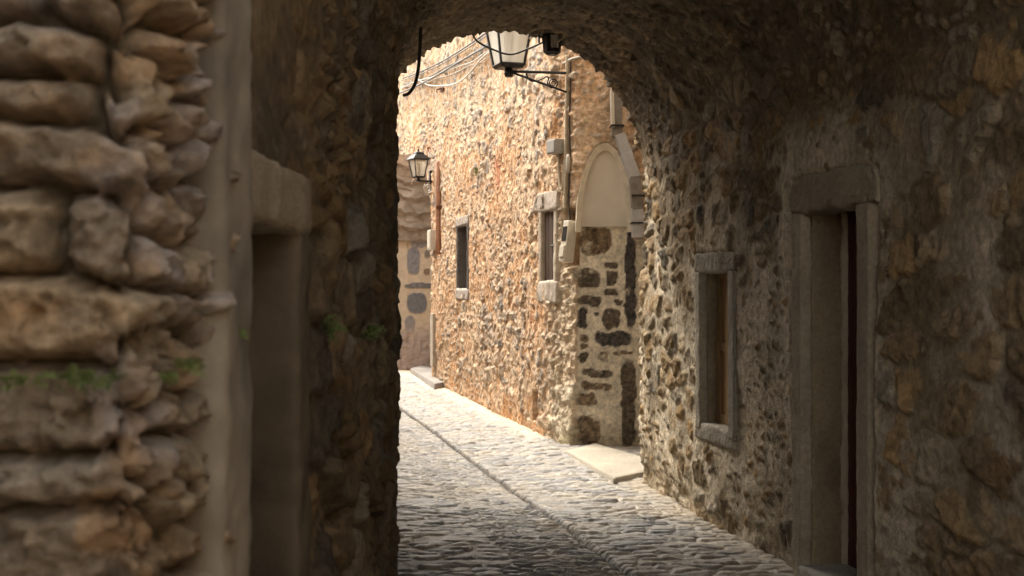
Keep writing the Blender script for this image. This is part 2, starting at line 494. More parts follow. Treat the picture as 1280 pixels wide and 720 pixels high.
    c = mixc(c, mc, 1 - t)
    c = c * (1 - .45 * left * sstep(2.4, 3.0, YY))[..., None]  # weaker light on the left wall, painted in as a darker stone colour
    # soot and damp: darker streaks that belong to the stone
    c = c * (1 - .28 * sstep(.1, .55, fbm(UU * .7, VV * 2.4, None, 3, 99)))[..., None]
    moss = left * sstep(.25, .5, fbm(UU * 3, VV * 3, None, 3, 13)) * np.exp(-((ZZ - 1.3) / .3) ** 2) * .2
    c = mixc(c, np.array((.1, .12, .04)), moss)
    P = P + N * h[..., None]
    yc = YY[:-1, :-1]; zc = ZZ[:-1, :-1]; flat = (Or[:-1] == 0)[None]
    hole = (right[:-1, :-1] > 0) & flat & (((yc > 5.93) & (yc < 6.73) & (zc < 1.93)) | ((yc > 7.78) & (yc < 8.44) & (zc > .57) & (zc < 1.66)))
    hole |= (left[:-1, :-1] > 0) & flat & (yc > 2.5) & (yc < 3.42) & (zc < 1.7)
    sel = np.zeros(hole.shape, bool); 
    tow = N
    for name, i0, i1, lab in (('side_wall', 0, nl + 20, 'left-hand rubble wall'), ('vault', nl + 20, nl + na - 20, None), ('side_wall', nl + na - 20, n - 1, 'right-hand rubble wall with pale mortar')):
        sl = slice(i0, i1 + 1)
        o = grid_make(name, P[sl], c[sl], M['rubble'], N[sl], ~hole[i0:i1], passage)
        if lab: o['label'] = lab


build_passage()
# unseen block added over the vault so that no light leaks in
mb = MB()
mb.box((.6, 6.2, 5.35), np.eye(3), (3.6, 3.72, 1.2), .03)
mb.build('light_stop_block', plain_mat('light_stop_render', (.42, .34, .25), .95, 0, .2, 4, .4), passage)

def sky_block_wall(p0, p1, h, seed, lab):  # unseen walls added to block the near sky and bounce warm light
    p0, p1 = np.array(p0, float), np.array(p1, float); L_ = np.linalg.norm(p1 - p0); d = (p1 - p0) / L_
    t = np.arange(0, L_, .04); zz = np.arange(-.1, h, .04)
    TT, ZZ = np.meshgrid(t, zz, indexing='ij')
    e, r, a, b2 = cells(TT + .04 * fbm(TT * 3, ZZ * 3, None, 3, seed), ZZ, .26, .17, seed + 1)
    prof = sstep(0, .04, e); h_ = .04 * prof * (.4 + r[0]) + .015 * fbm(TT * 9, ZZ * 9, None, 3, seed + 2)
    c = mixc(pick(r[5], ST_ORANGE), np.array((.56, .36, .18)), 1 - prof)
    nn = np.array([-d[1], d[0]])
    P = np.stack([p0[0] + d[0] * TT + nn[0] * h_, p0[1] + d[1] * TT + nn[1] * h_, ZZ], -1); N = np.zeros(P.shape); N[..., 0] = nn[0]; N[..., 1] = nn[1]
    grid_make('sky_block_wall', P, c, M['rubble'], N, None, passage)['label'] = lab
sky_block_wall((2.3, -4.0), (2.3, 2.6), 3.9, 501, 'unseen rubble wall right of the viewer, added to block skylight')
sky_block_wall((-2.3, 2.1), (-2.3, -4.0), 3.9, 511, 'unseen rubble wall left of the viewer, added to block skylight')
sky_block_wall((-2.4, -4.0), (2.4, -4.0), 3.0, 521, 'unseen rubble wall behind the viewer, added to block skylight')

# local frame of the right wall
RT = np.array([-.1638, .9865, 0]); RN = np.array([-.9865, -.1638, 0])
RAX = [RT, RN, Z]


def rpos(Y, z, n=0.0): return np.array([XR(Y), Y, z]) + RN * n


def rblock(name, y0, y1, z0, z1, n0, n1, parent, mat=None, **k):
    c = (rpos(y0, z0, n0) + rpos(y1, z1, n1)) / 2
    return rough_box(name, c, RAX, ((y1 - y0) * 1.0137 / 2, abs(n1 - n0) / 2, (z1 - z0) / 2), mat or M['hewn'], parent, **k)


GREY = (.31, .26, .19)
# doorway in the right wall
mb = MB()
for q in range(5):
    y0 = 5.9 + q * .17
    mb.box(rpos(y0 + .085, .96, -.215), RAX, (.083, .02, .98), .004)
d = mb.build('door', M['red_wood'], passage); d['label'] = 'dark red door set deep in the right wall'
def jag(p, half):
    p = p.copy(); bot = p[..., 2] < -half[2] * .6
    j = .022 * np.clip(ridged(p[..., 0] * 14, p[..., 1] * 3, None, 2, 3), -.3, 1)
    p[..., 2] = np.where(bot, p[..., 2] + j, p[..., 2])
    top = np.clip(p[..., 2] / half[2], 0, 1)
    p[..., 2] -= top * .05 * (np.abs(p[..., 0]) / half[0]) ** 4
    p[..., 0] *= 1 - .05 * top
    return p
rblock('lintel', 5.82, 6.86, 1.885, 2.09, -.3, .04, d, col=(.33, .285, .21), rough=.016, rnd=.02, seed=4, shape=jag, res=.012)
rblock('jamb', 6.67, 6.79, -.05, 1.89, -.012, .055, d, col=(.36, .31, .23), rough=.009, rnd=.012, seed=5, res=.012)
rblock('reveal', 6.662, 6.79, -.05, 1.89, -.19, -.008, d, col=(.27, .215, .14), rough=.008, rnd=.008, seed=35, res=.012, var=.35, freq=14)
rblock('jamb', 5.87, 6.005, -.05, 1.89, -.34, .055, d, col=GREY, rough=.007, rnd=.012, seed=6)
rblock('jamb_plaster', 6.635, 6.78, -.05, 1.89, -.21, -.17, d, mat=M['plaster'], col=(.46, .4, .3), rough=.014, rnd=.008, seed=7, freq=14)
rblock('threshold', 5.9, 6.72, -.08, .06, -.34, .06, d, col=(.4, .375, .33), rough=.006, rnd=.015, seed=8)
# window in the right wall
mb = MB()
mb.box(rpos(8.13, 1.12, -.085), RAX, (.36, .012, .55), .003)
for q in (7.80, 7.97, 8.13, 8.29, 8.45): mb.box(rpos(q, 1.12, -.068), RAX, (.028, .012, .55), .004)
for zz in (.66, 1.12, 1.59): mb.box(rpos(8.13, zz, -.068), RAX, (.36, .01, .03), .004)
w = mb.build('window', M['wood'], passage); w['label'] = 'closed orange brown wooden shutter set in the right wall'
rblock('lintel', 7.74, 8.5, 1.6, 1.725, -.2, .04, w, col=(.38, .34, .275), rough=.014, rnd=.015, seed=14, res=.012)
rblock('jamb', 8.38, 8.475, .58, 1.605, -.012, .045, w, col=(.36, .32, .255), rough=.009, rnd=.01, seed=15, res=.012)
rblock('reveal', 8.372, 8.475, .58, 1.605, -.2, -.008, w, col=(.29, .235, .155), rough=.007, rnd=.008, seed=36, res=.012, var=.35, freq=14)
rblock('jamb', 7.72, 7.825, .58, 1.605, -.2, .045, w, col=(.285, .26, .22), rough=.006, rnd=.01, seed=16, res=.012)
rblock('sill', 7.7, 8.51, .51, .625, -.2, .035, w, col=(.33, .295, .24), rough=.011, rnd=.02, seed=17, res=.012)

# doorway in the left wall
LT = np.array([0, 1.0, 0]); LN = np.array([1.0, 0, 0]); LAX = [LT, LN, Z]
def lblock(name, y0, y1, z0, z1, n0, n1, parent, mat=None, **k):
    c = np.array([-.575 + (n0 + n1) / 2, (y0 + y1) / 2, (z0 + z1) / 2])
    return rough_box(name, c, LAX, ((y1 - y0) / 2, abs(n1 - n0) / 2, (z1 - z0) / 2), mat or M['hewn'], parent, **k)
mb = MB()
for q in range(4): mb.box((-.575 - .33, 2.7 + q * .18, .85), LAX, (.088, .02, .85), .004)
ld = mb.build('door', M['dark_wood'], passage); ld['label'] = 'dark wooden door deep in the left wall'
lblock('lintel', 2.5, 3.5, 1.64, 1.8, -.36, .03, ld, col=(.27, .22, .155), rough=.01, rnd=.02, seed=24)
lblock('jamb', 3.3, 3.5, -.05, 1.66, -.36, .025, ld, mat=M['plaster'], col=(.1, .078, .052), var=.5, rough=.01, rnd=.012, seed=25)
lblock('jamb', 2.36, 2.62, -.05, 2.75, -.5, .045, ld, mat=M['plaster'], col=(.2, .172, .13), rough=.014, rnd=.025, var=.7, seed=26, freq=5)

# ------------------------------------------------------------------ near pier of coursed stones
def plan_path(pts, step, rnd):
    """rounded plan line: points, arc length, normals to the right of travel"""
    pts = np.array(pts, float); seg = np.hypot(*np.diff(pts, axis=0).T); s = np.concatenate([[0], np.cumsum(seg)])
    n = int(s[-1] / step); u = np.linspace(0, s[-1], n)
    x = np.interp(u, s, pts[:, 0]); y = np.interp(u, s, pts[:, 1])
    w = max(1, int(rnd / step))
    if w > 1:
        ker = np.hanning(w * 2 + 1); ker /= ker.sum()
        def sm(q):
            pad = np.concatenate([q[0] + (np.arange(-w, 0)) * (q[1] - q[0]), q, q[-1] + np.arange(1, w + 1) * (q[-1] - q[-2])])
            return np.convolve(pad, ker, 'valid')
        x, y = sm(x), sm(y)
    dx, dy = np.gradient(x), np.gradient(y); l = np.hypot(dx, dy)
    return u, x, y, dy / l, -dx / l


def build_pier():
    u, x, y, nx, ny = plan_path([(-2.0, 2.0), (-.59, 2.05), (-.555, 2.44)], .007, .16)
    z = np.arange(-.15, 3.0, .0075)
    UU, ZZ = np.meshgrid(u, z, indexing='ij')
    joints_px = [-420, -330, -250, -160, -90, -30, 30, 98, 158, 245, 358, 468, 578, 640, 760, 860, 980, 1100, 1300]
    jz = np.array(sorted([CAM_Z + (360 - q) * 2.03 / F for q in joints_px]))
    ucorner = 1.42
    wob = .028 * fbm(UU * 3.4, ZZ * 3, None, 3, 4) + .012 * fbm(UU * 13, ZZ * 9, None, 3, 6)
    fall = sstep(1.25, 1.62, UU) * .06 * np.sin((ZZ - 1.2) * 2.2)
    vz = ZZ + wob + fall
    row = np.clip(np.searchsorted(jz, vz) - 1, 0, len(jz) - 2)
    z0, z1 = jz[row], jz[row + 1]
    ev = np.minimum(vz - z0, z1 - vz)
    rng = np.random.RandomState(5)
    ecol = np.full(UU.shape, 9.0); cid = np.zeros(UU.shape)
    uu = UU + .018 * fbm(UU * 6, ZZ * 6, None, 3, 15)
    for k in range(len(jz) - 1):
        js = [0.0]
        while js[-1] < 1.28: js.append(js[-1] + rng.uniform(.4, .85))
        js = [q for q in js if q < 1.1] + ([1.36 + rng.uniform(-.14, .08)] if rng.rand() < .45 else [1.5])
        q = js[-1]
        while q < u[-1]: q += rng.uniform(.12, .26); js.append(q)
        js = np.array(js); m = row == k
        i = np.clip(np.searchsorted(js, uu[m]) - 1, 0, len(js) - 2)
        ecol[m] = np.minimum(uu[m] - js[i], js[i + 1] - uu[m]); cid[m] = i + 50 * k
    e = -np.log(np.exp(-np.maximum(ev, 0) * 90) + np.exp(-np.maximum(ecol, 0) * 70)) / 80
    # smaller stones packed at the rounded corner
    ec, rcn, _, _ = cells(UU + .03 * fbm(UU * 9, ZZ * 9, None, 3, 25), ZZ + .03 * fbm(UU * 9 + 4, ZZ * 9, None, 3, 26), .15, .088, 27)
    crn = (UU + .05 * fbm(UU * 2, ZZ * 5, None, 2, 28) > 1.405)
    e = np.where(crn, ec, e); cid = np.where(crn, np.floor(rcn[0] * 9000) + 3000, cid)
    rc = [_hash(cid, cid * 0, cid * 0 + q, 11) for q in range(5)]
    big = fbm(UU * 7, ZZ * 9, None, 3, 33); mid = ridged(UU * 16, ZZ * 20, None, 3, 36); fine = fbm(UU * 45, ZZ * 45, None, 3, 39)
    prof = np.sqrt(sstep(0, .027, e - .003 + .005 * mid + .004 * big))
    dj = np.where(crn, .05, .075)
    h = -dj + (dj + .05 * (rc[0] - .4)) * prof + .022 * big * prof + .008 * mid * prof + .008 * fine + .006 * ridged(UU * 7 + 3, ZZ * 11, None, 2, 37) * prof
    h += .02 * (rc[1] - .5) * prof * (2 * (vz - z0) / (z1 - z0) - 1)
    _, rf, fa, fb = cells(UU + .02 * big, ZZ + .02 * mid, .11, .06, 45)
    h += prof * ((rf[0] - .5) * .7 * fa + (rf[1] - .35) * .8 * fb)
    _, rf, fa, fb = cells(UU + .015 * big, ZZ + .01 * mid, .045, .026, 46)
    h += prof * ((rf[0] - .5) * .6 * fa + (rf[1] - .4) * .7 * fb)
    c = pick(rc[2], ST_PIER)
    c = mixc(c, np.array((.32, .19, .09)), .5 * sstep(.05, .5, fbm(UU * 5, ZZ * 9, None, 3, 51)))
    c = mixc(c, np.array((.34, .3, .28)), .55 * sstep(.1, .5, fbm(UU * 8 + 5, ZZ * 8, None, 3, 57)))
    c = c * (1 + .25 * mid + .2 * fine)[..., None]
    c = mixc(c, np.array((.1, .078, .05)), 1 - sstep(.0, .45, prof))
    gz = CAM_Z + (360 - 475) * 2.03 / F
    P = np.stack([x[:, None] + 0 * ZZ, y[:, None] + 0 * ZZ, ZZ], -1)
    N = np.stack([nx[:, None] + 0 * ZZ, ny[:, None] + 0 * ZZ, 0 * ZZ], -1)
    P = P + N * h[..., None]
    o = grid_make('stone_pier', P, c, M['rubble'], N, None, None, loc=(-1.0, 2.05, 0))
    ident(o, 'blurred near pier of long weathered stones laid in rough courses', 'pier')


build_pier()

# ------------------------------------------------------------------ orange house across the lane
HP = [(-.9, 27.4), (-2.55, 26.6), (.33, 13.0), (.40, 12.75), (.63, 12.2), (1.9, 12.1)]


def hit(px, path=None):
    """plan point of the house front seen at a pixel column"""
    path = path or HP; s = (px - 640) / F; best = None
    for (x0, y0), (x1, y1) in zip(path[:-1], path[1:]):
        den = (x1 - x0) - s * (y1 - y0)
        if abs(den) < 1e-9: continue
        t = (s * y0 - x0) / den
        if -1e-6 <= t <= 1 + 1e-6:
            Y = y0 + t * (y1 - y0)
            if best is None or Y < best[1]: best = (s * Y, Y)
    return np.array(best)


_seg = np.hypot(*np.diff(np.array(HP), axis=0).T); _cum = np.concatenate([[0], np.cumsum(_seg)])


def hit_u(px):
    p = hit(px)
    for i in range(len(HP) - 1):
        a, b2 = np.array(HP[i]), np.array(HP[i + 1]); d2 = b2 - a; t = ((p - a) @ d2) / (d2 @ d2)
        if -1e-3 <= t <= 1.001 and np.linalg.norm(a + t * d2 - p) < 1e-3: return _cum[i] + t * _seg[i]


def wall_frame(px):
    """axes of the house front at a pixel column: along (towards the camera), outward, up"""
    p = hit(px)
    for i in range(len(HP) - 1):
        a, b2 = np.array(HP[i]), np.array(HP[i + 1]); d2 = b2 - a; t = ((p - a) @ d2) / (d2 @ d2)
        if -1e-3 <= t <= 1.001 and np.linalg.norm(a + t * d2 - p) < 1e-3:
            d2 = d2 / np.linalg.norm(d2)
            return np.array([d2[0], d2[1], 0]), np.array([d2[1], -d2[0], 0]), Z
def on_wall(px, py, out=0.0):
    p = hit(px); al, ou, _ = wall_frame(px)
    return np.array([p[0], p[1], CAM_Z + (360 - py) / F * p[1]]) + ou * out


house = empty('stone_house', (.3, 14, 0), 'tall sunlit orange rubble house beyond the arch with two small windows', 'house')
FY = 12.15                                                  # depth of the plastered jamb that faces the passage
def fx(px): return (px - 640) / F * FY
def fz(py): return CAM_Z + (360 - py) / F * FY
# (centre x, centre y, width, height) of the bare stones and the painted-on dark opening in the plastered jamb, in photo pixels
JST = [(744, 300, 40, 34, 0), (736, 349, 27, 25, 1), (765, 347, 16, 18, 1), (765, 331, 17, 8, 1), (764, 364, 18, 11, 1), (737, 376, 30, 13, 1),
       (773, 378, 10, 6, 1), (765, 398, 22, 24, 1), (747, 392, 6, 6, 1), (729, 398, 12, 24, 2), (731, 422, 13, 10, 0), (730, 433, 13, 8, 0), (768, 423, 46, 18, 2),
       (729, 448, 13, 15, 1), (756, 444, 10, 11, 0), (779, 440, 22, 5, 0), (747, 466, 42, 10, 1), (746, 483, 40, 10, 0), (733, 500, 25, 17, 0), (736, 539, 29, 38, 0),
       (786, 505, 19, 112, 1), (788, 350, 14, 120, 2)]  # the last two tall columns paint the shade of a narrow opening


def build_house():
    us = .012
    u, x, y, nx, ny = plan_path(HP, us, .055)
    zz = np.concatenate([np.arange(-.15, 4.3, .0125), np.arange(4.3, 6.9, .03)])
    UU, ZZ = np.meshgrid(u, zz, indexing='ij')
    uc = _cum[4]                                            # the corner next to the jamb
    face = sstep(uc - .03, uc + .02, UU)
    near = sstep(uc - .85, uc - .35, UU) * (1 - face)
    wu = UU + .08 * fbm(UU * 3, ZZ * 3, None, 5, 101, .6); wz = ZZ + .08 * fbm(UU * 3, ZZ * 3, None, 5, 102, .6)
    e1, r1, a1, b1 = cells(wu, wz, .27, .185, 61); e2, r2, a2, b2 = cells(wu, wz, .12, .085, 62)
    p2 = fbm(UU * .9, ZZ * .9, None, 2, 63) > .08
    e = np.where(p2, e2, e1); r = [np.where(p2, q2, q1) for q1, q2 in zip(r1, r2)]; da = np.where(p2, a2, a1); db = np.where(p2, b2, b1)
    rough = fbm(UU * 8, ZZ * 8, None, 4, 64); rdg = ridged(UU * 11, ZZ * 11, None, 3, 65)
    fine = fbm(UU * 30, ZZ * 30, None, 3, 69)
    _, rf, fa, fb = cells(wu, wz, .08, .06, 74)
    facet = (rf[0] - .5) * .6 * fa + (rf[1] - .5) * .6 * fb
    prof = sstep(0, .03, e - .008 + .016 * rough)
    hs = (.012 + .034 * r[0]) * prof + ((r[1] - .5) * .45 * da + (r[2] - .5) * .45 * db) * prof + facet * prof + .02 * rough + .014 * rdg * prof + .008 * fine
    low = fbm(UU * 1.1, ZZ * 1.1, None, 3, 68)
    hm = .02 + .018 * low + .024 * fbm(UU * 7, ZZ * 7, None, 5, 67, .6) + .014 * rdg + .006 * fine
    rep_ = sstep(.18, .42, fbm(UU * .8 + 2, ZZ * 1.0, None, 4, 110)) * (1 - near)
    hm = hm + .022 * rep_
    t = sstep(-.012, .012, hs - hm)
    h = np.maximum(hs, hm)
    c = pick(r[5], ST_ORANGE) * (.8 + .36 * r[2])[..., None]
    c = c * (1 + .25 * rough + .15 * rdg)[..., None]
    grey = sstep(.7, .75, r[3]) * .5
    c = mixc(c, np.array((.34, .315, .29)), grey)
    mo = mixc(np.broadcast_to(np.array((.56, .325, .17)), c.shape), np.array((.64, .455, .3)), sstep(-.3, .4, fbm(UU * 2, ZZ * 2, None, 3, 70)))
    mo = mo * (1 + .15 * fbm(UU * 9, ZZ * 9, None, 3, 72))[..., None]
    c = mixc(c, mo, 1 - t)
    h = h * (1 - .2 * (1 - near))
    # pale crest of lime on the most weathered band
    c = mixc(c, np.array((.7, .56, .42)), .5 * sstep(.2, .6, rdg + .4 * rough) * (1 - near))
    c = mixc(c, np.array((.72, .62, .47)), .7 * near * sstep(2.6, 2.0, ZZ))
    h = h + .012 * near * rdg
    # the flared foot of the corner
    foot = np.exp(-((UU - (uc - .12)) / .28) ** 2) * sstep(.75, .05, ZZ) * (1 - face)
    h = h * (1 - .6 * foot) + .085 * foot
    c = mixc(c, np.array((.6, .53, .4)), .8 * foot)
    c = mixc(c, np.array((.34, .29, .14)), .55 * foot * sstep(.18, .0, ZZ + .1 * rough))
    # little drain niche by the foot
    un = hit_u(672)
    nic = sstep(.13, .1, np.abs(UU - un)) * sstep(.16, .14, np.abs(ZZ - .27))
    h = h * (1 - nic) - .22 * nic
    c = mixc(c, np.array((.12, .09, .06)), nic)
    # red and green marks weathered into the stones
    for px, py, sx, sy, cc in ((624, 214, .22, .24, (.5, .13, .05)), (537, 190, .3, .2, (.5, .2, .09)), (667, 395, .1, .1, (.5, .22, .1))):
        q = on_wall(px, py); uq = hit_u(px)
        c = mixc(c, np.array(cc), .8 * np.exp(-((UU - uq) / sx) ** 2 - ((ZZ - q[2]) / sy) ** 2) * sstep(-.5, .3, rough))
    # plastered jamb with bare dark stones and a painted dark opening
    X = np.broadcast_to(x[:, None], UU.shape)
    pxx = 640 + X / FY * F; pyy = 360 - (ZZ - CAM_Z) / FY * F
    arch_in = ((pxx - 756) / 36) ** 2 + (np.clip(300 - pyy, 0, 999) / 122) ** 2 < 1
    pl_zone = face * np.where(arch_in | (pyy > 300), 1, 0)
    jam_u = pxx + 4 * fbm(X * 10, ZZ * 10, None, 3, 81); jam_v = pyy + 4 * fbm(X * 10 + 9, ZZ * 10, None, 3, 82)
    hp = .004 * fbm(X * 9, ZZ * 9, None, 4, 83) + .006 * fbm(X * 3, ZZ * 3, None, 2, 84)
    cp = np.array((.68, .61, .485)) * (1 + .16 * fbm(X * 5, ZZ * 5, None, 4, 85))[..., None]
    cp = mixc(cp, np.array((.36, .31, .2)), .6 * sstep(.25, .02, ZZ))
    dark = [np.array((.19, .14, .09)), np.array((.12, .098, .072)), np.array((.08, .072, .066)), np.array((.19, .165, .135))]
    for sx, sy, sw, sh, kc in JST:
        q = (np.abs(jam_u - sx) / (sw / 2)) ** 3.2 + (np.abs(jam_v - sy) / (sh / 2)) ** 3.2
        tt = sstep(1.25, .8, q) * (.25 + .75 * sstep(-.75, -.25, fbm(X * 11, ZZ * 11, None, 4, 87, .6) - .2 * (kc == 0)))
        cp = mixc(cp, dark[kc] * 1.0, tt) * 1.0
        sp = fbm(X * 40, ZZ * 40, None, 3, 86)
        cp = cp * (1 + .9 * tt * sp)[..., None]
        hp = hp + tt * (.004 + .006 * sp)
    h = np.where(pl_zone > .5, hp - .012, h); c = np.where((pl_zone > .5)[..., None], cp, c)
    P = np.stack([x[:, None] + 0 * ZZ, y[:, None] + 0 * ZZ, ZZ], -1)
    N = np.stack([nx[:, None] + 0 * ZZ, ny[:, None] + 0 * ZZ, 0 * ZZ], -1)
    uc_ = UU[:-1, :-1]; zc = ZZ[:-1, :-1]
    hole = np.zeros(uc_.shape, bool)
    for (pa, pb, ya, yb) in ((572, 588, 281, 362), (679, 698, 263, 352)):
        ua, ub = hit_u(pa), hit_u(pb)
        pm = hit((pa + pb) / 2)
        hole |= (uc_ > ua - .03) & (uc_ < ub + .03) & (zc > CAM_Z + (360 - yb) / F * pm[1] - .03) & (zc < CAM_Z + (360 - ya) / F * pm[1] + .03)
    # the deep arched doorway at the far end
    ua, ub = hit_u(512), hit_u(541)
    um = (ua + ub) / 2; hw = (ub - ua) / 2
    top = 2.75 + .75 * np.sqrt(np.clip(1 - ((uc_ - um) / hw) ** 2, 0, 1))
    hole |= (uc_ > ua) & (uc_ < ub) & (zc < top)
    # cut the niche of the electricity meter
    uq = hit_u(714); zq = on_wall(714, 297)[2]
    nic = sstep(.16, .12, np.abs(UU - uq)) * sstep(.3, .25, np.abs(ZZ - zq))
    h = h * (1 - nic) - .14 * nic
    c = mixc(c, np.array((.34, .22, .12)), nic)
    P = P + N * h[..., None]
    o = grid_make('wall', P, c, M['sunny'], N, ~hole, house)


build_house()


def house_window(pa, pb, ya, yb, depth, frame, leafmat, lintel, sill, jcol, lcol, lab, seed):
    A, B = hit(pa), hit(pb); al, ou, _ = wall_frame((pa + pb) / 2)
    pm = hit((pa + pb) / 2); L_ = np.linalg.norm(B - A)
    z0, z1 = CAM_Z + (360 - yb) / F * pm[1], CAM_Z + (360 - ya) / F * pm[1]
    c0 = np.array([*(A + B) / 2, 0]); ax = [al, ou, Z]
    mb = MB(); n = 3
    for q in range(n):
        mb.box(c0 + al * ((q + .5) / n - .5) * L_ - ou * depth + Z * (z0 + z1) / 2, ax, (L_ / n / 2 - .004, .02, (z1 - z0) / 2 + .04), .004)
    w = mb.build('window', leafmat, house); w['label'] = lab
    def blk(name, a0, a1, b0, b1, n0, n1, colr, s, rg=.01):
        return rough_box(name, c0 + al * (a0 + a1) / 2 + ou * (n0 + n1) / 2 + Z * (b0 + b1) / 2, ax, ((a1 - a0) / 2, (n1 - n0) / 2, (b1 - b0) / 2), M['hewn'], w, rough=rg, rnd=.015, col=colr, seed=s)
    h2 = L_ / 2; f = frame
    blk('jamb', -h2 - f, -h2, z0 - .02, z1 + .02, -depth - .05, .04, jcol, seed)
    blk('jamb', h2, h2 + f, z0 - .02, z1 + .02, -depth - .05, .042, jcol, seed + 1)
    blk('lintel', -h2 - f - .02, h2 + f + .02, z1, z1 + lintel, -depth - .05, .046, lcol, seed + 2, .014)
    blk('sill', -h2 - f - .02, h2 + f + .02, z0 - sill, z0, -depth - .05, .048, lcol, seed + 3, .014)
    return w, c0, ax, L_, z0, z1


house_window(575, 587, 282, 361, .22, .08, M['dark'], .13, .15, (.13, .115, .1), (.4, .36, .32), 'narrow dark far window', 130)
w2, c2, ax2, L2, z20, z21 = house_window(680, 697, 264, 351, .02, .1, M['dark_wood'], .2, .22, (.42, .36, .285), (.42, .37, .31), 'near window with brown shutter and pale stone frame', 140)
mb = MB(); mb.tube([c2 - ax2[1] * .03 + ax2[0] * .05 + Z * ((z20 + z21) / 2), c2 + ax2[1] * .01 + ax2[0] * .05 + Z * ((z20 + z21) / 2), c2 + ax2[1] * .01 + ax2[0] * .16 + Z * ((z20 + z21) / 2)], .012)
mb.build('shutter_latch', M['iron'], w2)

# blind arch over the plastered jamb
def arch_pts(cx, hw, base, hgt, n=40, yy=FY):
    return [np.array([fx(cx - hw * math.cos(a)), yy, fz(base - hgt * math.sin(a))]) for a in np.linspace(0, math.pi, n)]
inner = arch_pts(755.5, 29, 290, 102); outer = arch_pts(755.5, 36, 290, 111)
Vn = []; Fc = []
n = len(inner); rs = np.random.RandomState(3)
for i in range(n):
    jit = rs.uniform(-.008, .008)
    a, b2 = inner[i], outer[i] + (outer[i] - inner[i]) * jit * 10
    Vn += [a + [0, -.02, 0], b2 + [0, -.045, 0], b2 + [0, .1, 0], a + [0, .1, 0]]
for i in range(n - 1):
    for k in range(4): Fc.append((i * 4 + k, i * 4 + (k + 1) % 4, (i + 1) * 4 + (k + 1) % 4, (i + 1) * 4 + k))
Fc += [(0, 3, 2, 1), tuple((n - 1) * 4 + k for k in range(4))]
make('arch_moulding', Vn, Fc, plain_mat('cream_limewash', (.66, .6, .48), .9, 0, .12, 14, .4), house, smooth=False)
V = [p + np.array([0, .012, 0]) for p in arch_pts(755.5, 30, 290, 103)]
V = [np.array([fx(725.5), FY + .012, fz(283)])] + V[1:-1] + [np.array([fx(785.5), FY + .012, fz(283)])]
nb = len(V); V2 = [p + np.array([0, .1, 0]) for p in V]
make('arch_panel', V + V2, [tuple(range(nb))] + [tuple(range(2 * nb - 1, nb - 1, -1))] + [(i, (i + 1) % nb, nb + (i + 1) % nb, nb + i) for i in range(nb)],
     plain_mat('smooth_beige_render', (.62, .57, .485), .9, 0, .12, 3, .2), house, smooth=False)

# far reveal of the deep doorway at the house's end: pink plaster with a few bare stones and corbels above
def build_reveal():
    YF = 23.4
    X = np.arange(-2.15, -.9, .016); zz = np.arange(-.1, 3.9, .016)
    XX, ZZ = np.meshgrid(X, zz, indexing='ij')
    px = 640 + XX / YF * F; py = 360 - (ZZ - CAM_Z) / YF * F
    ju = px + 1.2 * fbm(XX * 9, ZZ * 9, None, 3, 181); jv = py + 1.4 * fbm(XX * 9 + 4, ZZ * 9, None, 3, 182)
    h = .01 * fbm(XX * 4, ZZ * 4, None, 4, 183)
    c = np.broadcast_to(np.array((.66, .52, .37)), XX.shape + (3,)) * (1 + .12 * fbm(XX * 5, ZZ * 5, None, 4, 184))[..., None]
    for sx, sy, sw, sh, cc in ((521, 379, 24, 26, (.2, .19, .19)), (517, 326, 16, 34, (.27, .25, .245)), (524, 302, 22, 16, (.33, .29, .26)), (524, 357, 36, 7, (.2, .18, .17)),
                               (512, 405, 12, 22, (.3, .27, .25)), (534, 318, 7, 9, (.27, .22, .18)), (534, 340, 8, 9, (.3, .2, .13)), (520, 285, 24, 9, (.36, .31, .27))):
        q = (np.abs(ju - sx) / (sw / 2)) ** 3 + (np.abs(jv - sy) / (sh / 2)) ** 3
        t = sstep(1.3, .75, q); c = mixc(c, np.array(cc), t) * (1 + .3 * t * fbm(XX * 30, ZZ * 30, None, 2, 186))[..., None]; h = h + .02 * t
    low = sstep(.95, .55, ZZ); h = h + low * .04 * ridged(XX * 8, ZZ * 8, None, 3, 187); c = mixc(c, np.array((.46, .36, .3)), low)
    # corbelled courses springing forward at the top
    zc = 2.35
    st = np.clip((ZZ - zc + .12 * fbm(XX * 2.2, ZZ * 1.5, None, 3, 190)) / .26, 0, 9); k = np.floor(st); f = st - k
    _, rf, fa, fb = cells(XX + .05 * fbm(XX * 5, ZZ * 5, None, 3, 192), ZZ, .2, .13, 191)
    cor = np.where(ZZ > zc, (rf[0] - .5) * .5 * fa + (rf[1] - .5) * .5 * fb + .04 * rf[2] + (k * .1 + .1) * 1.0 - .05 * (f < .12) + .02 * fbm(XX * 8, ZZ * 8, None, 3, 188), 0)
    h = h + cor
    c = np.where((ZZ > zc)[..., None], np.array((.4, .31, .23)) * (1 + .3 * fbm(XX * 6, ZZ * 10, None, 3, 189))[..., None], c)
    P = np.stack([XX, YF - h, ZZ], -1); N = np.zeros(P.shape); N[..., 1] = -1
    o = grid_make('door_reveal', P, c, M['plaster'], N, None, house); o['label'] = 'pinkish plaster jamb with bare grey stones and corbels'


build_reveal()
# doorway back and the white door frame edge
p = hit(541); al, ou, _ = wall_frame(541)
mb = MB(); mb.box(np.array([p[0] + .62, 22.0, 1.6]), [al, ou, Z], (1.7, .03, 1.9), .004)
mb.build('door', M['dark_wood'], house)['label'] = 'brown door hidden deep in the far doorway'
mb = MB(); mb.box(on_wall(545.5, 425, .03), wall_frame(545), (.13, .05, .42), .01)
mb.build('door_frame_post', plain_mat('dusty_limewash', (.4, .35, .28), .9, 0, .2, 12, .2), house)

# ------------------------------------------------------------------ lane
def gut_x(Y): return 2.107 - .216 * Y


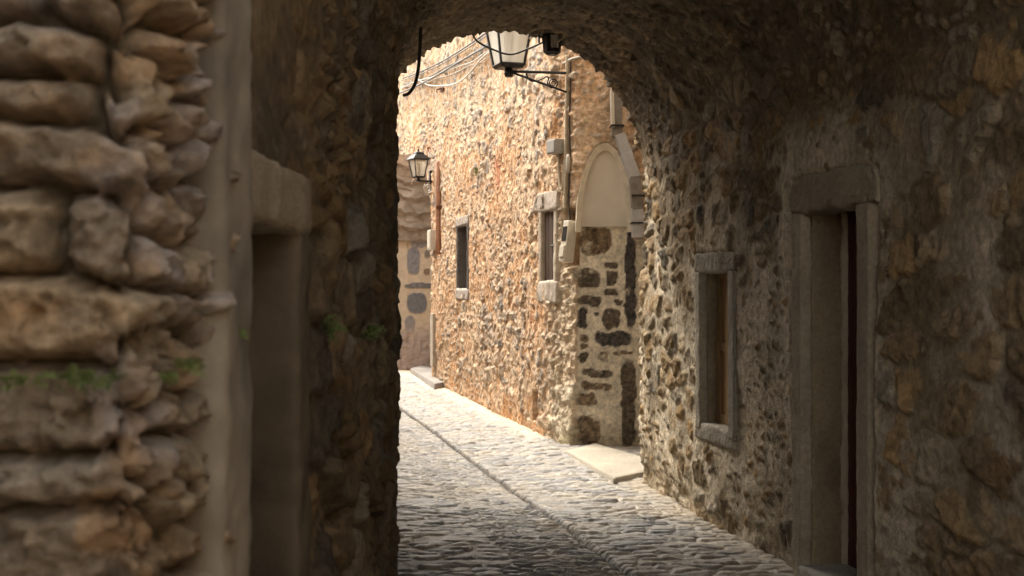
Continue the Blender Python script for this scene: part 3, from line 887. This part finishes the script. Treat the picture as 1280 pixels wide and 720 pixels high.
def build_street():
    ys = [-4.0]
    while ys[-1] < 5.6: ys.append(ys[-1] + .06)
    while ys[-1] < 28.0: ys.append(ys[-1] + max(.0075, .0009 * ys[-1]))
    Y = np.array(ys); s = np.arange(-2.4, 2.6, .0135)
    SS, YY = np.meshgrid(s, Y, indexing='ij')
    XX = gut_x(YY) + SS
    T = YY * 1.023
    ws = SS + .05 * fbm(SS * 2, T * 2, None, 3, 201); wt = T + .03 * fbm(SS * 3.5, T * 3.5, None, 3, 202) + .06 * fbm(SS * .8, T * .8, None, 2, 203)
    band = sstep(-.62, -.56, SS + .05 * fbm(SS * 2, T * 2, None, 2, 204)) * (SS < 0)
    e1, r1, a1, b1 = cells(ws, wt, .17, .078, 211); e2, r2, a2, b2 = cells(ws + 5, wt, .13, .036, 212)
    m = band > .5
    e = np.where(m, e2, e1); r = [np.where(m, q2, q1) for q1, q2 in zip(r1, r2)]; da = np.where(m, a2, a1); db = np.where(m, b2, b1)
    fine = fbm(SS * 16, T * 22, None, 4, 213); rdg = ridged(SS * 7, T * 16, None, 3, 214)
    prof = np.sqrt(sstep(0, np.where(m, .011, .02), e - .003 + .006 * fine))
    h = (.011 + .017 * r[0]) * prof + ((r[1] - .5) * .08 * da + (r[2] - .66) * np.where(m, .36, .24) * db) * prof + .006 * fine + .007 * rdg * prof
    fill = .006 + .012 * fbm(SS * 1.5, T * 1.5, None, 3, 216) + .004 * fine
    t = sstep(-.005, .005, h - fill)
    h = np.maximum(h, fill)
    h = h * .85
    groove = np.exp(-((SS + .02 * fbm(SS * 0, T * 1.3, None, 2, 220)) / .02) ** 2)
    h = h - .055 * groove
    h = h + .02 * fbm(SS * .7, T * .5, None, 2, 217) - .03 * np.exp(-(SS / .5) ** 2)
    pal = [(.24, .232, .215), (.19, .187, .182), (.28, .265, .238), (.215, .213, .21), (.31, .287, .245), (.16, .16, .162), (.26, .24, .208)]
    c = pick(r[5], pal) * (1 + .25 * fine + .15 * rdg)[..., None]
    c = mixc(c, np.array((.36, .28, .18)), .35 * sstep(.1, .5, fbm(SS * 1.8, T * 1.8, None, 3, 218)))
    dirt = np.array((.2, .165, .12)) * (1 + .15 * fbm(SS * 6, T * 6, None, 3, 219))[..., None]
    c = mixc(c, dirt, (1 - t) * .85)
    c = mixc(c, np.array((.04, .036, .03)), np.clip(groove * 1.3, 0, 1))
    # lime washed down from the orange wall lies along its foot
    wx = np.interp(YY, [12.2, 12.75, 13.0, 26.6], [.63, .40, .33, -2.55])
    ds = wx - XX
    strip = sstep(.34, .1, ds + .08 * fbm(SS * 4, T * 4, None, 3, 221)) * sstep(12.6, 13.2, YY)
    c = mixc(c, np.array((.62, .47, .33)), strip * .85); h = h * (1 - .5 * strip) + .02 * strip
    # the floor inside is duller and dustier near the right wall
    dr = XR(YY) - XX
    dust = sstep(.35, .0, dr + .1 * fbm(SS * 3, T * 3, None, 3, 222)) * (YY < 10.1)
    c = mixc(c, np.array((.34, .28, .2)), dust * .7); h = h * (1 - .35 * dust)
    P = np.stack([XX, YY, h - .022], -1); N = np.zeros(P.shape); N[..., 2] = 1
    o = grid_make('street', P, c, M['paving'], N, None, None)
    ident(o, 'cobbled lane of grey slates set on edge with a dark gutter line', 'street', kind='structure')


build_street()
g = MB(); R_ = 400
g.add([(-R_, -R_, -.12), (R_, -R_, -.12), (R_, R_, -.12), (-R_, R_, -.12)], [(0, 1, 2, 3)])
ident(g.build('ground', M['soil']), 'bare earth under the village', 'ground', kind='structure')

# door steps
def slab(name, px_pts, zt, thick, mat, col, label, seed):
    pts = [((px - 640) / F * ((CAM_Z - zt) * F / (py - 360)), (CAM_Z - zt) * F / (py - 360)) for px, py in px_pts]
    p = [np.array(q) for q in pts]                          # four corners, in order
    n1, n2 = 60, 40
    a, b2 = np.meshgrid(np.linspace(0, 1, n1), np.linspace(0, 1, n2), indexing='ij')
    q = (p[0] * ((1 - a) * (1 - b2))[..., None] + p[1] * (a * (1 - b2))[..., None] + p[2] * (a * b2)[..., None] + p[3] * ((1 - a) * b2)[..., None])
    ed = np.minimum(np.minimum(a, 1 - a), np.minimum(b2, 1 - b2))
    z = zt + .006 * fbm(q[..., 0] * 6, q[..., 1] * 6, None, 3, seed) - .012 * sstep(.03, 0, ed)
    top = np.concatenate([q, z[..., None]], -1)
    cc = np.array(col) * (1 + .18 * fbm(q[..., 0] * 4, q[..., 1] * 4, None, 4, seed + 2))[..., None]
    V = top.reshape(-1, 3); idx = np.arange(n1 * n2).reshape(n1, n2)
    ring = np.concatenate([idx[:-1, 0], idx[-1, :-1], idx[:0:-1, -1], idx[0, :0:-1]])
    bot = V[ring].copy(); bot[:, 2] = zt - thick
    Fq = np.stack([idx[:-1, :-1], idx[1:, :-1], idx[1:, 1:], idx[:-1, 1:]], -1).reshape(-1, 4)
    k = len(ring); b0 = len(V)
    side = np.array([(ring[(i + 1) % k], ring[i], b0 + i, b0 + (i + 1) % k) for i in range(k)])
    # outward winding
    e1 = p[1] - p[0]; e2 = p[3] - p[0]
    if e1[0] * e2[1] - e1[1] * e2[0] < 0: Fq = Fq[:, ::-1]; side = side[:, ::-1]
    VV = np.concatenate([V, bot]); CC = np.concatenate([cc.reshape(-1, 3), cc.reshape(-1, 3)[ring]])
    ctr = VV.mean(0); ctr[2] = 0
    o = make(name, VV, np.concatenate([Fq, side]), mat, None, ctr, CC)
    return ident(o, label, 'step')
slab('doorstep', [(767, 597), (706, 562), (742, 553), (842, 581)], .03, .12, M['hewn'], (.38, .345, .285), 'pale worn stone doorstep at the foot of the plastered jamb', 300)
slab('doorstep', [(543, 479), (513, 460), (529, 455), (575, 474)], .09, .2, M['hewn'], (.3, .28, .26), 'far grey doorstep under the pinkish jamb', 310)

# the wall with the doorway hidden between passage and orange house
def build_return():
    t = np.arange(10.02, 12.2, .02); zz = np.arange(-.1, 5.0, .02)
    TT, ZZ = np.meshgrid(t, zz, indexing='ij')
    e, r, a, b2 = cells(TT + .04 * fbm(TT * 3, ZZ * 3, None, 3, 401), ZZ, .24, .15, 402)
    prof = np.sqrt(sstep(0, .05, e)); h = .05 * prof * (.4 + r[0]) + .015 * fbm(TT * 9, ZZ * 9, None, 3, 403)
    c = mixc(pick(r[5], ST_ORANGE), np.array((.5, .36, .22)), 1 - sstep(.2, .6, prof))
    P = np.stack([1.62 - .1 * (TT - 10) - h, TT, ZZ], -1); N = np.zeros(P.shape); N[..., 0] = -1
    yc, zc = TT[:-1, :-1], ZZ[:-1, :-1]
    o = grid_make('stone_wall', P, c, M['sunny'], N, ~((yc > 10.6) & (yc < 11.5) & (zc < 1.9)), None, loc=(1.62, 11, 0))
    ident(o, 'short rubble wall recessed between the passage and the plastered jamb', 'wall')
    mb = MB()
    for q in range(5): mb.box((1.74, 10.6 + .1 + q * .2, .95), LAX, (.098, .02, 1.0), .004)
    mb.build('door', M['dark_wood'], o)
build_return()

# house on the left side of the lane, hidden from here by the passage wall
def build_left_house():
    t = np.arange(10.02, 30, .04); zz = np.arange(-.1, 4.2, .04)
    TT, ZZ = np.meshgrid(t, zz, indexing='ij')
    e, r, a, b2 = cells(TT + .04 * fbm(TT * 3, ZZ * 3, None, 3, 411), ZZ, .26, .17, 412)
    prof = np.sqrt(sstep(0, .06, e)); h = .05 * prof * (.4 + r[0]) + .015 * fbm(TT * 9, ZZ * 9, None, 3, 413)
    c = mixc(pick(r[5], ST_ORANGE), np.array((.52, .35, .2)), 1 - sstep(.2, .6, prof))
    P = np.stack([.55 - .216 * TT + h, TT, ZZ], -1); N = np.zeros(P.shape); N[..., 0] = 1
    o = grid_make('stone_house', P, c, M['sunny'], N, None, None, loc=(-2.5, 16, 0))
    ident(o, 'low rubble house along the left side of the lane beyond the arch', 'house')
build_left_house()

# ------------------------------------------------------------------ lamps
def lantern(name, c, r_bot, r_top, hgt, rot, label, cat, glass, wallpt, armz, strutz, scroll, extra=None, bulb=True):
    """c = centre of the lantern's foot; four panes between iron bars, roof and finial, bracket back to the wall"""
    c = np.array(c, float); t = empty(name, c, label, cat)
    q2 = math.sqrt(2)
    def cor(r, z): return [c + np.array([r * q2 * math.cos(rot + math.pi / 4 + k * math.pi / 2), r * q2 * math.sin(rot + math.pi / 4 + k * math.pi / 2), z]) for k in range(4)]
    b0, b1 = cor(r_bot, 0), cor(r_top, hgt)
    br = r_top * .075
    fr = MB()
    for k in range(4):
        fr.tube([b0[k], b1[k]], br, 4); fr.tube([b0[k], b0[(k + 1) % 4]], br * 1.1, 4); fr.tube([b1[k], b1[(k + 1) % 4]], br * 1.2, 4)
    fr.frustum(c + [0, 0, -r_bot * .25], [(r_bot * 1.3, 0), (r_bot * 1.45, r_bot * .2)], 4, rot + math.pi / 4)
    fr.frustum(c + [0, 0, -r_bot * .95], [(r_bot * .3, 0), (r_bot * .42, r_bot * .3), (r_bot * .3, r_bot * .72)], 10)
    fr.build('frame', M['iron'], t)
    for k in range(4):
        s = .93
        m4 = [c + (p - c) * np.array([s, s, 1]) for p in (b0[k], b0[(k + 1) % 4], b1[(k + 1) % 4], b1[k])]
        nrm = np.cross(m4[1] - m4[0], m4[3] - m4[0]); nrm /= np.linalg.norm(nrm)
        mid = sum(m4) / 4
        if nrm @ (mid - c) * 1 < 0: nrm = -nrm
        V = m4 + [p - nrm * .005 for p in m4]
        make('pane', V, [(0, 1, 2, 3), (7, 6, 5, 4), (0, 4, 5, 1), (1, 5, 6, 2), (2, 6, 7, 3), (3, 7, 4, 0)], glass, t, smooth=False)
    rf = MB(); rf.frustum(c + [0, 0, hgt], [(r_top * 1.75, 0), (r_top * 1.7, r_top * .1), (r_top * 1.15, r_top * .55), (r_top * .9, r_top * .65), (r_top * .75, r_top * .95), (r_top * .12, r_top * 1.15)], 4, rot + math.pi / 4)
    rf.build('roof', M['iron'], t)
    fi = MB(); fi.frustum(c + [0, 0, hgt + r_top * 1.15], [(r_top * .1, 0), (r_top * .16, r_top * .18), (r_top * .06, r_top * .3), (r_top * .03, r_top * .55)], 8); fi.build('finial', M['iron'], t)
    if bulb:
        bl = MB(); bl.frustum(c, [(r_bot * .3, 0), (r_bot * .3, hgt * .3), (r_bot * .42, hgt * .42), (r_bot * .42, hgt * .7), (r_bot * .15, hgt * .82)], 12); bl.build('bulb', M['box_white'], t, smooth=True)
    w = np.array(wallpt, float); d = w - c; d[2] = 0; L_ = np.linalg.norm(d); d /= L_
    br_ = MB(); rb = scroll['r']
    pA = c + [0, 0, armz]; pB = c + d * L_ + [0, 0, armz]
    br_.tube([pA - d * rb * 2, pB], rb, 6)
    if strutz is not None: br_.tube([pA, c + d * L_ + [0, 0, strutz]], rb * .8, 6)
    b = br_.build('bracket', M['iron'], t)
    sp = []
    cs = c + d * L_ * scroll['pos'] + Z * (armz + scroll['dz'])
    for k in range(40):
        a = k / 39 * 2.2 * 2 * math.pi; rr = scroll['size'] * (1 - .8 * k / 39)
        sp.append(cs + d * rr * math.cos(a + 2.4) + Z * rr * math.sin(a + 2.4))
    if scroll.get('tail'):
        tl = [c + d * L_ * .28 + Z * armz, c + d * L_ * .32 + Z * (armz - .07), c + d * L_ * .42 + Z * (armz - .09), c + d * L_ * .55 + Z * (armz - .06), c + d * L_ * .62 + Z * (armz - .04), sp[0]]
        sp = smooth_path(tl, 5) + sp[1:]
    m2 = MB(); m2.tube(sp, rb * .5, 5); m2.build('scroll', scroll['mat'], b, smooth=True)
    if extra: extra(t, b)
    return t


wp = on_wall(716, 100, .03)
lc = at(636, 82, 12.2)
lantern('street_lantern', lc, .115, .19, .48, .33, 'big black iron lantern with milky panes on a long bracket under the arch', 'lantern', M['glass'], wp, -.055, -.25, dict(r=.014, pos=.72, dz=-.1, size=.055, mat=M['iron'], tail=True))
wp2 = on_wall(543, 226, .0)
lc2 = at(523, 221, 20.2)
def plate(t, b):
    m2 = MB(); m2.box(on_wall(541, 228, .03), wall_frame(541), (.05, .03, .19), .01); m2.build('wall_plate', M['iron'], t)
lantern('wall_lantern', lc2, .072, .118, .27, .5, 'small black lantern on a short scrolled bracket at the far doorway', 'lantern', M['clear'], wp2, -.06, None, dict(r=.016, pos=.62, dz=-.11, size=.09, mat=M['box_white']), plate)

# dark floodlight hanging from the arch
fl = at(690, 52, 9.88); t = empty('floodlight', fl, 'black floodlight hanging from the edge of the arch beside the big lantern', 'floodlight')
mb = MB(); ax_ = [np.array([.94, .34, 0]), np.array([-.3, .83, .47]), np.array([.16, -.44, .88])]
mb.frustum(fl + [0, 0, -.105], [(.04, 0), (.068, .02), (.08, .13), (.06, .2)], 8, .2); mb.build('housing', M['iron'], t)
mb = MB(); mb.box(fl + [.02, -.07, -.01], [np.array([1, .1, 0]), np.array([-.1, 1, .15]), np.array([0, -.15, 1])], (.034, .006, .05), .004); mb.build('lens', M['clear'], t)
mb = MB(); mb.tube([fl + [-.1, 0, -.01], fl + [-.1, 0, .13], fl + [.1, 0, .13], fl + [.1, 0, -.01]], .009, 5); mb.build('yoke', M['iron'], t)

# ------------------------------------------------------------------ cables, pipes, boxes
def cable(pts, r, mat, label, name='cable', cat='cable', n=7, cap=True):
    p = smooth_path(pts, 10); m2 = MB(); m2.tube(p, r, n)
    o = m2.build(name, mat, None, loc=p[0], smooth=True)
    return ident(o, label, cat)


def wl(lst, out=.07): return [on_wall(px, py, o[0] if o else out) for px, py, *o in lst]
CB = M['cable_dark']; CG = M['cable_grey']; CP = M['cable_pale']
cable([at(590, 40, 10.02), at(596, 51, 10.03), at(612, 60, 10.05), at(637, 68, 10.06), at(660, 61, 10.05), at(680, 52, 10.02), at(690, 44, 9.98)], .008, CB, 'thin black wire sagging across the big lantern from arch to floodlight')
cable([at(526, 34, 7.9), at(525, 60, 7.9), at(523, 85, 7.92), at(519, 104, 7.95), at(512, 116, 8.0), at(505, 119, 8.1)], .011, CB, 'thick black cable hooking down the left end of the arch')
cable(wl([(508, 98), (530, 90), (560, 76), (590, 58), (612, 43), (640, 26)]), .012, CB, 'highest black cable on the orange wall, rising to the lantern')
cable(wl([(508, 101), (532, 93), (562, 79), (592, 61), (614, 47), (640, 30)], .09), .008, CG, 'thin grey cable just below the highest black one')
cable(wl([(508, 106), (535, 99), (565, 83), (590, 72), (612, 57), (650, 36)], .06), .011, CG, 'grey cable in the middle of the wall bundle')
cable(wl([(508, 110), (530, 101), (550, 96), (580, 84), (600, 77), (618, 65), (655, 46)], .09), .009, CP, 'pale wavy cable woven through the wall bundle')
cable(wl([(508, 109), (534, 104), (552, 98), (572, 92), (590, 83), (604, 79), (622, 68), (660, 50)], .05), .008, CP, 'second pale cable looping under the bundle near the lantern')
cable(wl([(506, 117), (530, 107), (556, 94), (580, 80), (605, 66), (630, 52), (660, 34)], .11), .013, CB, 'lowest heavy black cable of the wall bundle')
cable(wl([(527, 98), (536, 103), (545, 107), (562, 107.5), (578, 105), (592, 96), (604, 83), (616, 70), (640, 55)], .1), .011, CP, 'pale cable hanging in a long loop below the bundle')
cable([at(662, 48, 12.0), at(668, 45, 11.9), at(676, 43, 11.8), at(690, 38, 11.7)], .009, CP, 'short pale cable end between the big lantern and the floodlight')
cable(wl([(712, 80, .06), (717, 76, .05), (722, 74, .05), (727, 72, .04)]), .014, CP, 'pale cable tie bunched at the top of the conduit')
mb = MB(); mb.tube([on_wall(556, 110, .0), on_wall(556, 112, .12), on_wall(556, 116, .12)], .014, 5); mb.box(on_wall(556, 112.5, .03), wall_frame(556), (.12, .02, .02), .004)
ident(mb.build('iron_hook', M['rust'], None, loc=on_wall(556, 112)), 'small rusty iron hook in the wall below the cables', 'hook')

cable(wl([(715.5, 70), (715.5, 100), (714.5, 150), (714, 190), (713.5, 225), (713, 262)], .05), .023, plain_mat('buff_conduit', (.37, .31, .22), .6, 0, .2, 12, .1), 'buff vertical conduit beside the big lantern bracket', 'conduit', 'conduit')
cable(wl([(719, 78), (719, 110), (718, 150), (718.5, 200), (717, 240), (717.5, 262), (719, 277)], .05), .008, CB, 'thin black cable running down beside the conduit to the meter')
jb = on_wall(705, 184, .07); fr_ = wall_frame(705); t = empty('junction_box', jb, 'grey junction box on the wall left of the conduit', 'junction box')
mb = MB(); mb.box(jb, fr_, (.1, .07, .07), .008); mb.build('case', M['box_grey'], t)
mb = MB(); mb.box(jb + fr_[1] * .072, fr_, (.088, .008, .058), .003); mb.build('lid', M['box_grey'], t)
cable(wl([(706, 193, .06), (706, 215, .06), (707, 230, .06), (709, 237, .06), (711.5, 230, .06), (712.5, 215, .06), (712.8, 200, .06)]), .016, plain_mat('buff_pipe', (.4, .34, .25), .6, 0, .2, 12, .1), 'buff pipe bent into a U below the junction box', 'conduit', 'conduit')
cb = on_wall(718.5, 205, .07)
mb = MB(); mb.tube([cb + [0, 0, -.09], cb + [0, 0, -.06], cb + [0, 0, .06], cb + [0, 0, .09]], [.01, .022, .022, .01], 8); 
ident(mb.build('cable_joint', CP, None, loc=cb, smooth=True), 'small pale cable joint beside the conduit above the meter', 'cable joint')

mc_ = on_wall(717.5, 302, .06); t = empty('electricity_meter', mc_, 'tilted white electricity meter box in a wall niche by the blind arch', 'meter')
ang = .45; a1 = np.array([math.cos(ang), -math.sin(ang), 0]); 
al = np.array([.42, -.9, .0]); ou = np.array([-.9, -.42, .0]); up = np.array([.12, .0, .99])
up = up / np.linalg.norm(up); ou = np.cross(up, al); ou /= np.linalg.norm(ou); ou = ou if ou[0] < 0 else -ou
mb = MB(); mb.box(mc_ , [al, ou, up], (.06, .05, .2), .012); mb.build('case', M['box_white'], t)
mb = MB(); mb.box(mc_ + ou * .05 + up * .07, [al, ou, up], (.042, .006, .07), .003); mb.build('display', M['iron'], t)
mb = MB(); mb.box(mc_ + ou * .055 - up * .1, [al, ou, up], (.045, .01, .055), .004); mb.build('cover', M['box_white'], t)

# trunking that follows the blind arch
tr = empty('cable_trunking', at(790, 230, 11.9), 'grey square trunking stepping down along the right of the blind arch', 'trunking')
def seg(p, q, w, dpt, mat, lab=None, Y=11.98):
    A, B = at(*p, Y), at(*q, Y); d = B - A; L_ = np.linalg.norm(d); d /= L_
    yax = np.array([0, 1.0, 0]); xax = np.cross(yax, d)
    m2 = MB(); m2.box((A + B) / 2, [xax, yax, d], (w / 2, dpt / 2, L_ / 2), .006)
    o = m2.build('trunking_segment', mat, tr)
    if lab: o['label'] = lab
seg((771, 110), (771, 172), .095, .12, M['duct_dark'], 'dark upper length')
seg((764.7, 112), (766, 160), .03, .14, M['box_white'], 'white edge strip', 11.97)
seg((774, 168), (785, 197), .1, .13, M['duct'])
seg((782, 192), (793.5, 222), .1, .15, M['duct'])
seg((793.5, 221), (796.5, 262), .1, .16, M['duct_dark'])
seg((796.5, 260), (797, 297), .105, .15, M['duct'])
for px, py, rot in ((771, 158, 0), (797, 245, 0), (797, 279, .1)):
    m2 = MB(); m2.box(at(px, py, 11.97), np.eye(3), (.062, .085, .008), .002); m2.build('strap', M['iron'], tr)

pp = [on_wall(552.5, q, .06) for q in (203, 240, 300, 318)]
t = empty('drainpipe', pp[-1], 'terracotta coloured pipe on the wall beside the small lantern', 'pipe')
mb = MB(); mb.tube([pp[0] - wall_frame(552)[1] * .12 + [0, 0, .05], pp[0], pp[1], pp[2], pp[3]], .042, 10); mb.build('pipe', M['copper'], t, smooth=True)
mb = MB(); mb.box(on_wall(552.5, 259, .045), wall_frame(552), (.08, .05, .02), .004); mb.build('clamp', M['rust'], t)
ub = on_wall(545.5, 300, .06); t = empty('utility_box', ub, 'pale square utility box on the wall below the small lantern', 'box')
mb = MB(); mb.box(ub, wall_frame(545), (.17, .06, .16), .01); mb.build('case', M['box_white'], t)
mb = MB(); mb.box(ub + wall_frame(545)[1] * .062, wall_frame(545), (.14, .006, .13), .003); mb.build('lid', M['box_white'], t)

# ------------------------------------------------------------------ weeds
def weed(p, nrm, size, n, label, seed, spread=1.0):
    rg = random.Random(seed); m2 = MB(); p = np.array(p); nrm = np.array(nrm, float)
    side = np.cross(nrm, Z); 
    for i in range(n):
        q0 = rg.choice((-.75, -.2, .1, .7)) + rg.gauss(0, .22)
        b0 = p + side * q0 * size * spread + Z * rg.gauss(0, .22) * size
        d = nrm * rg.uniform(.3, 1) + side * rg.uniform(-.7, .7) + Z * rg.uniform(.1, 1)
        d /= np.linalg.norm(d); L_ = size * rg.uniform(.35, 1.1); sd = np.cross(d, nrm + .2 * Z); sd /= np.linalg.norm(sd) + 1e-9
        w = size * rg.uniform(.05, .1)
        pts = [b0 + d * L_ * q + Z * (-.5 * L_ * q * q) for q in (0, .35, .7, 1)]
        ws = [w * .4, w, w * .7, 0.0005]
        V = []
        for q, ww in zip(pts, ws): V += [q - sd * ww, q + sd * ww]
        m2.add(V, [(0, 1, 3, 2), (2, 3, 5, 4), (4, 5, 7, 6)])
        # small leaflets
        for q in (1, 2):
            for s_ in (-1, 1):
                a = pts[q]; m2.add([a, a + sd * s_ * w * 2.6 + d * w * .4, a + sd * s_ * w * 1.6 + d * w * 1.8], [(0, 1, 2)])
    return ident(m2.build('weed', M['leaf'], None, loc=p), label, 'weed')
nP = (.1, -1, 0)
weed(at(100, 476, 2.03), nP, .035, 60, 'widest tuft of green weed in the long joint of the near pier', 1, 1.7)
weed(at(10, 478, 2.0), nP, .035, 26, 'green weed in the pier joint at the left edge of the photo', 2, .8)
weed(at(232, 456, 2.06), (.7, -.7, 0), .03, 30, 'green weed at the rounded corner of the near pier', 3, .7)
weed(at(207, 474, 2.05), (.5, -.9, 0), .025, 16, 'tiny green weed just left of the corner tuft on the pier', 4, .6)
weed(at(291, 418, 2.48), (1, -.2, 0), .035, 22, 'green weed growing on the pale plaster jamb beside the pier', 5, .5)
weed(at(408, 408, 3.66), (1, -.2, 0), .06, 30, 'green weed on the dark left wall right of the door', 6, .8)
weed(at(458, 416, 4.75), (1, -.2, 0), .07, 30, 'green weed on the dark left wall nearest the bright opening', 7, .9)
weed(on_wall(602, 215, .05), wall_frame(602)[1], .09, 22, 'small green weed high on the orange wall', 8, .7)

# ------------------------------------------------------------------ light, sky, camera
SUN_EL, SUN_AZ = 57.0, math.degrees(math.atan2(-.55, .7))    # azimuth measured from +Y towards +X
w = bpy.data.worlds.new('World'); SC.world = w; w.use_nodes = True
nt = w.node_tree; bg = nt.nodes['Background']
sky = nt.nodes.new('ShaderNodeTexSky'); sky.sky_type = 'NISHITA'; sky.sun_disc = False
sky.sun_elevation = math.radians(SUN_EL); sky.sun_rotation = math.radians(SUN_AZ)
sky.dust_density = 4.0; sky.air_density = 1.0; sky.ozone_density = 1.0
hs_ = nt.nodes.new('ShaderNodeHueSaturation'); hs_.inputs['Saturation'].default_value = .35
nt.links.new(sky.outputs['Color'], hs_.inputs['Color'])
tn = nt.nodes.new('ShaderNodeMix'); tn.data_type = 'RGBA'; tn.blend_type = 'MULTIPLY'; tn.inputs['Factor'].default_value = 1
tn.inputs['B'].default_value = (1, .95, .85, 1); nt.links.new(hs_.outputs['Color'], tn.inputs['A'])
nt.links.new(tn.outputs['Result'], bg.inputs['Color']); bg.inputs['Strength'].default_value = .15
sl = bpy.data.lights.new('sun', 'SUN'); sl.energy = .85; sl.angle = math.radians(40); sl.color = (1, .95, .86)
so = bpy.data.objects.new('sun', sl); COL.objects.link(so)
az = math.radians(SUN_AZ); el = math.radians(SUN_EL)
dirv = Vector((math.sin(az) * math.cos(el), math.cos(az) * math.cos(el), math.sin(el)))
so.rotation_euler = dirv.to_track_quat('Z', 'Y').to_euler(); so.location = (-6, 14, 12)

cam = bpy.data.cameras.new('camera'); co = bpy.data.objects.new('camera', cam); COL.objects.link(co)
co.location = (0, 0, CAM_Z); co.rotation_euler = (math.radians(90), 0, 0)
cam.sensor_width = 36; cam.lens = 45; cam.clip_start = .05; cam.clip_end = 2000
cam.dof.use_dof = True; cam.dof.focus_distance = 10.5; cam.dof.aperture_fstop = 4.8
SC.camera = co
vs = SC.view_settings; vs.view_transform = 'Standard'; vs.look = 'None'; vs.gamma = 1; vs.exposure = 2.35
vs.use_curve_mapping = False
vs.use_white_balance = True; vs.white_balance_temperature = 6650; vs.white_balance_tint = 10
SC.cycles.use_denoising = True
SC.cycles.max_bounces = 10; SC.cycles.diffuse_bounces = 6; SC.cycles.transmission_bounces = 6
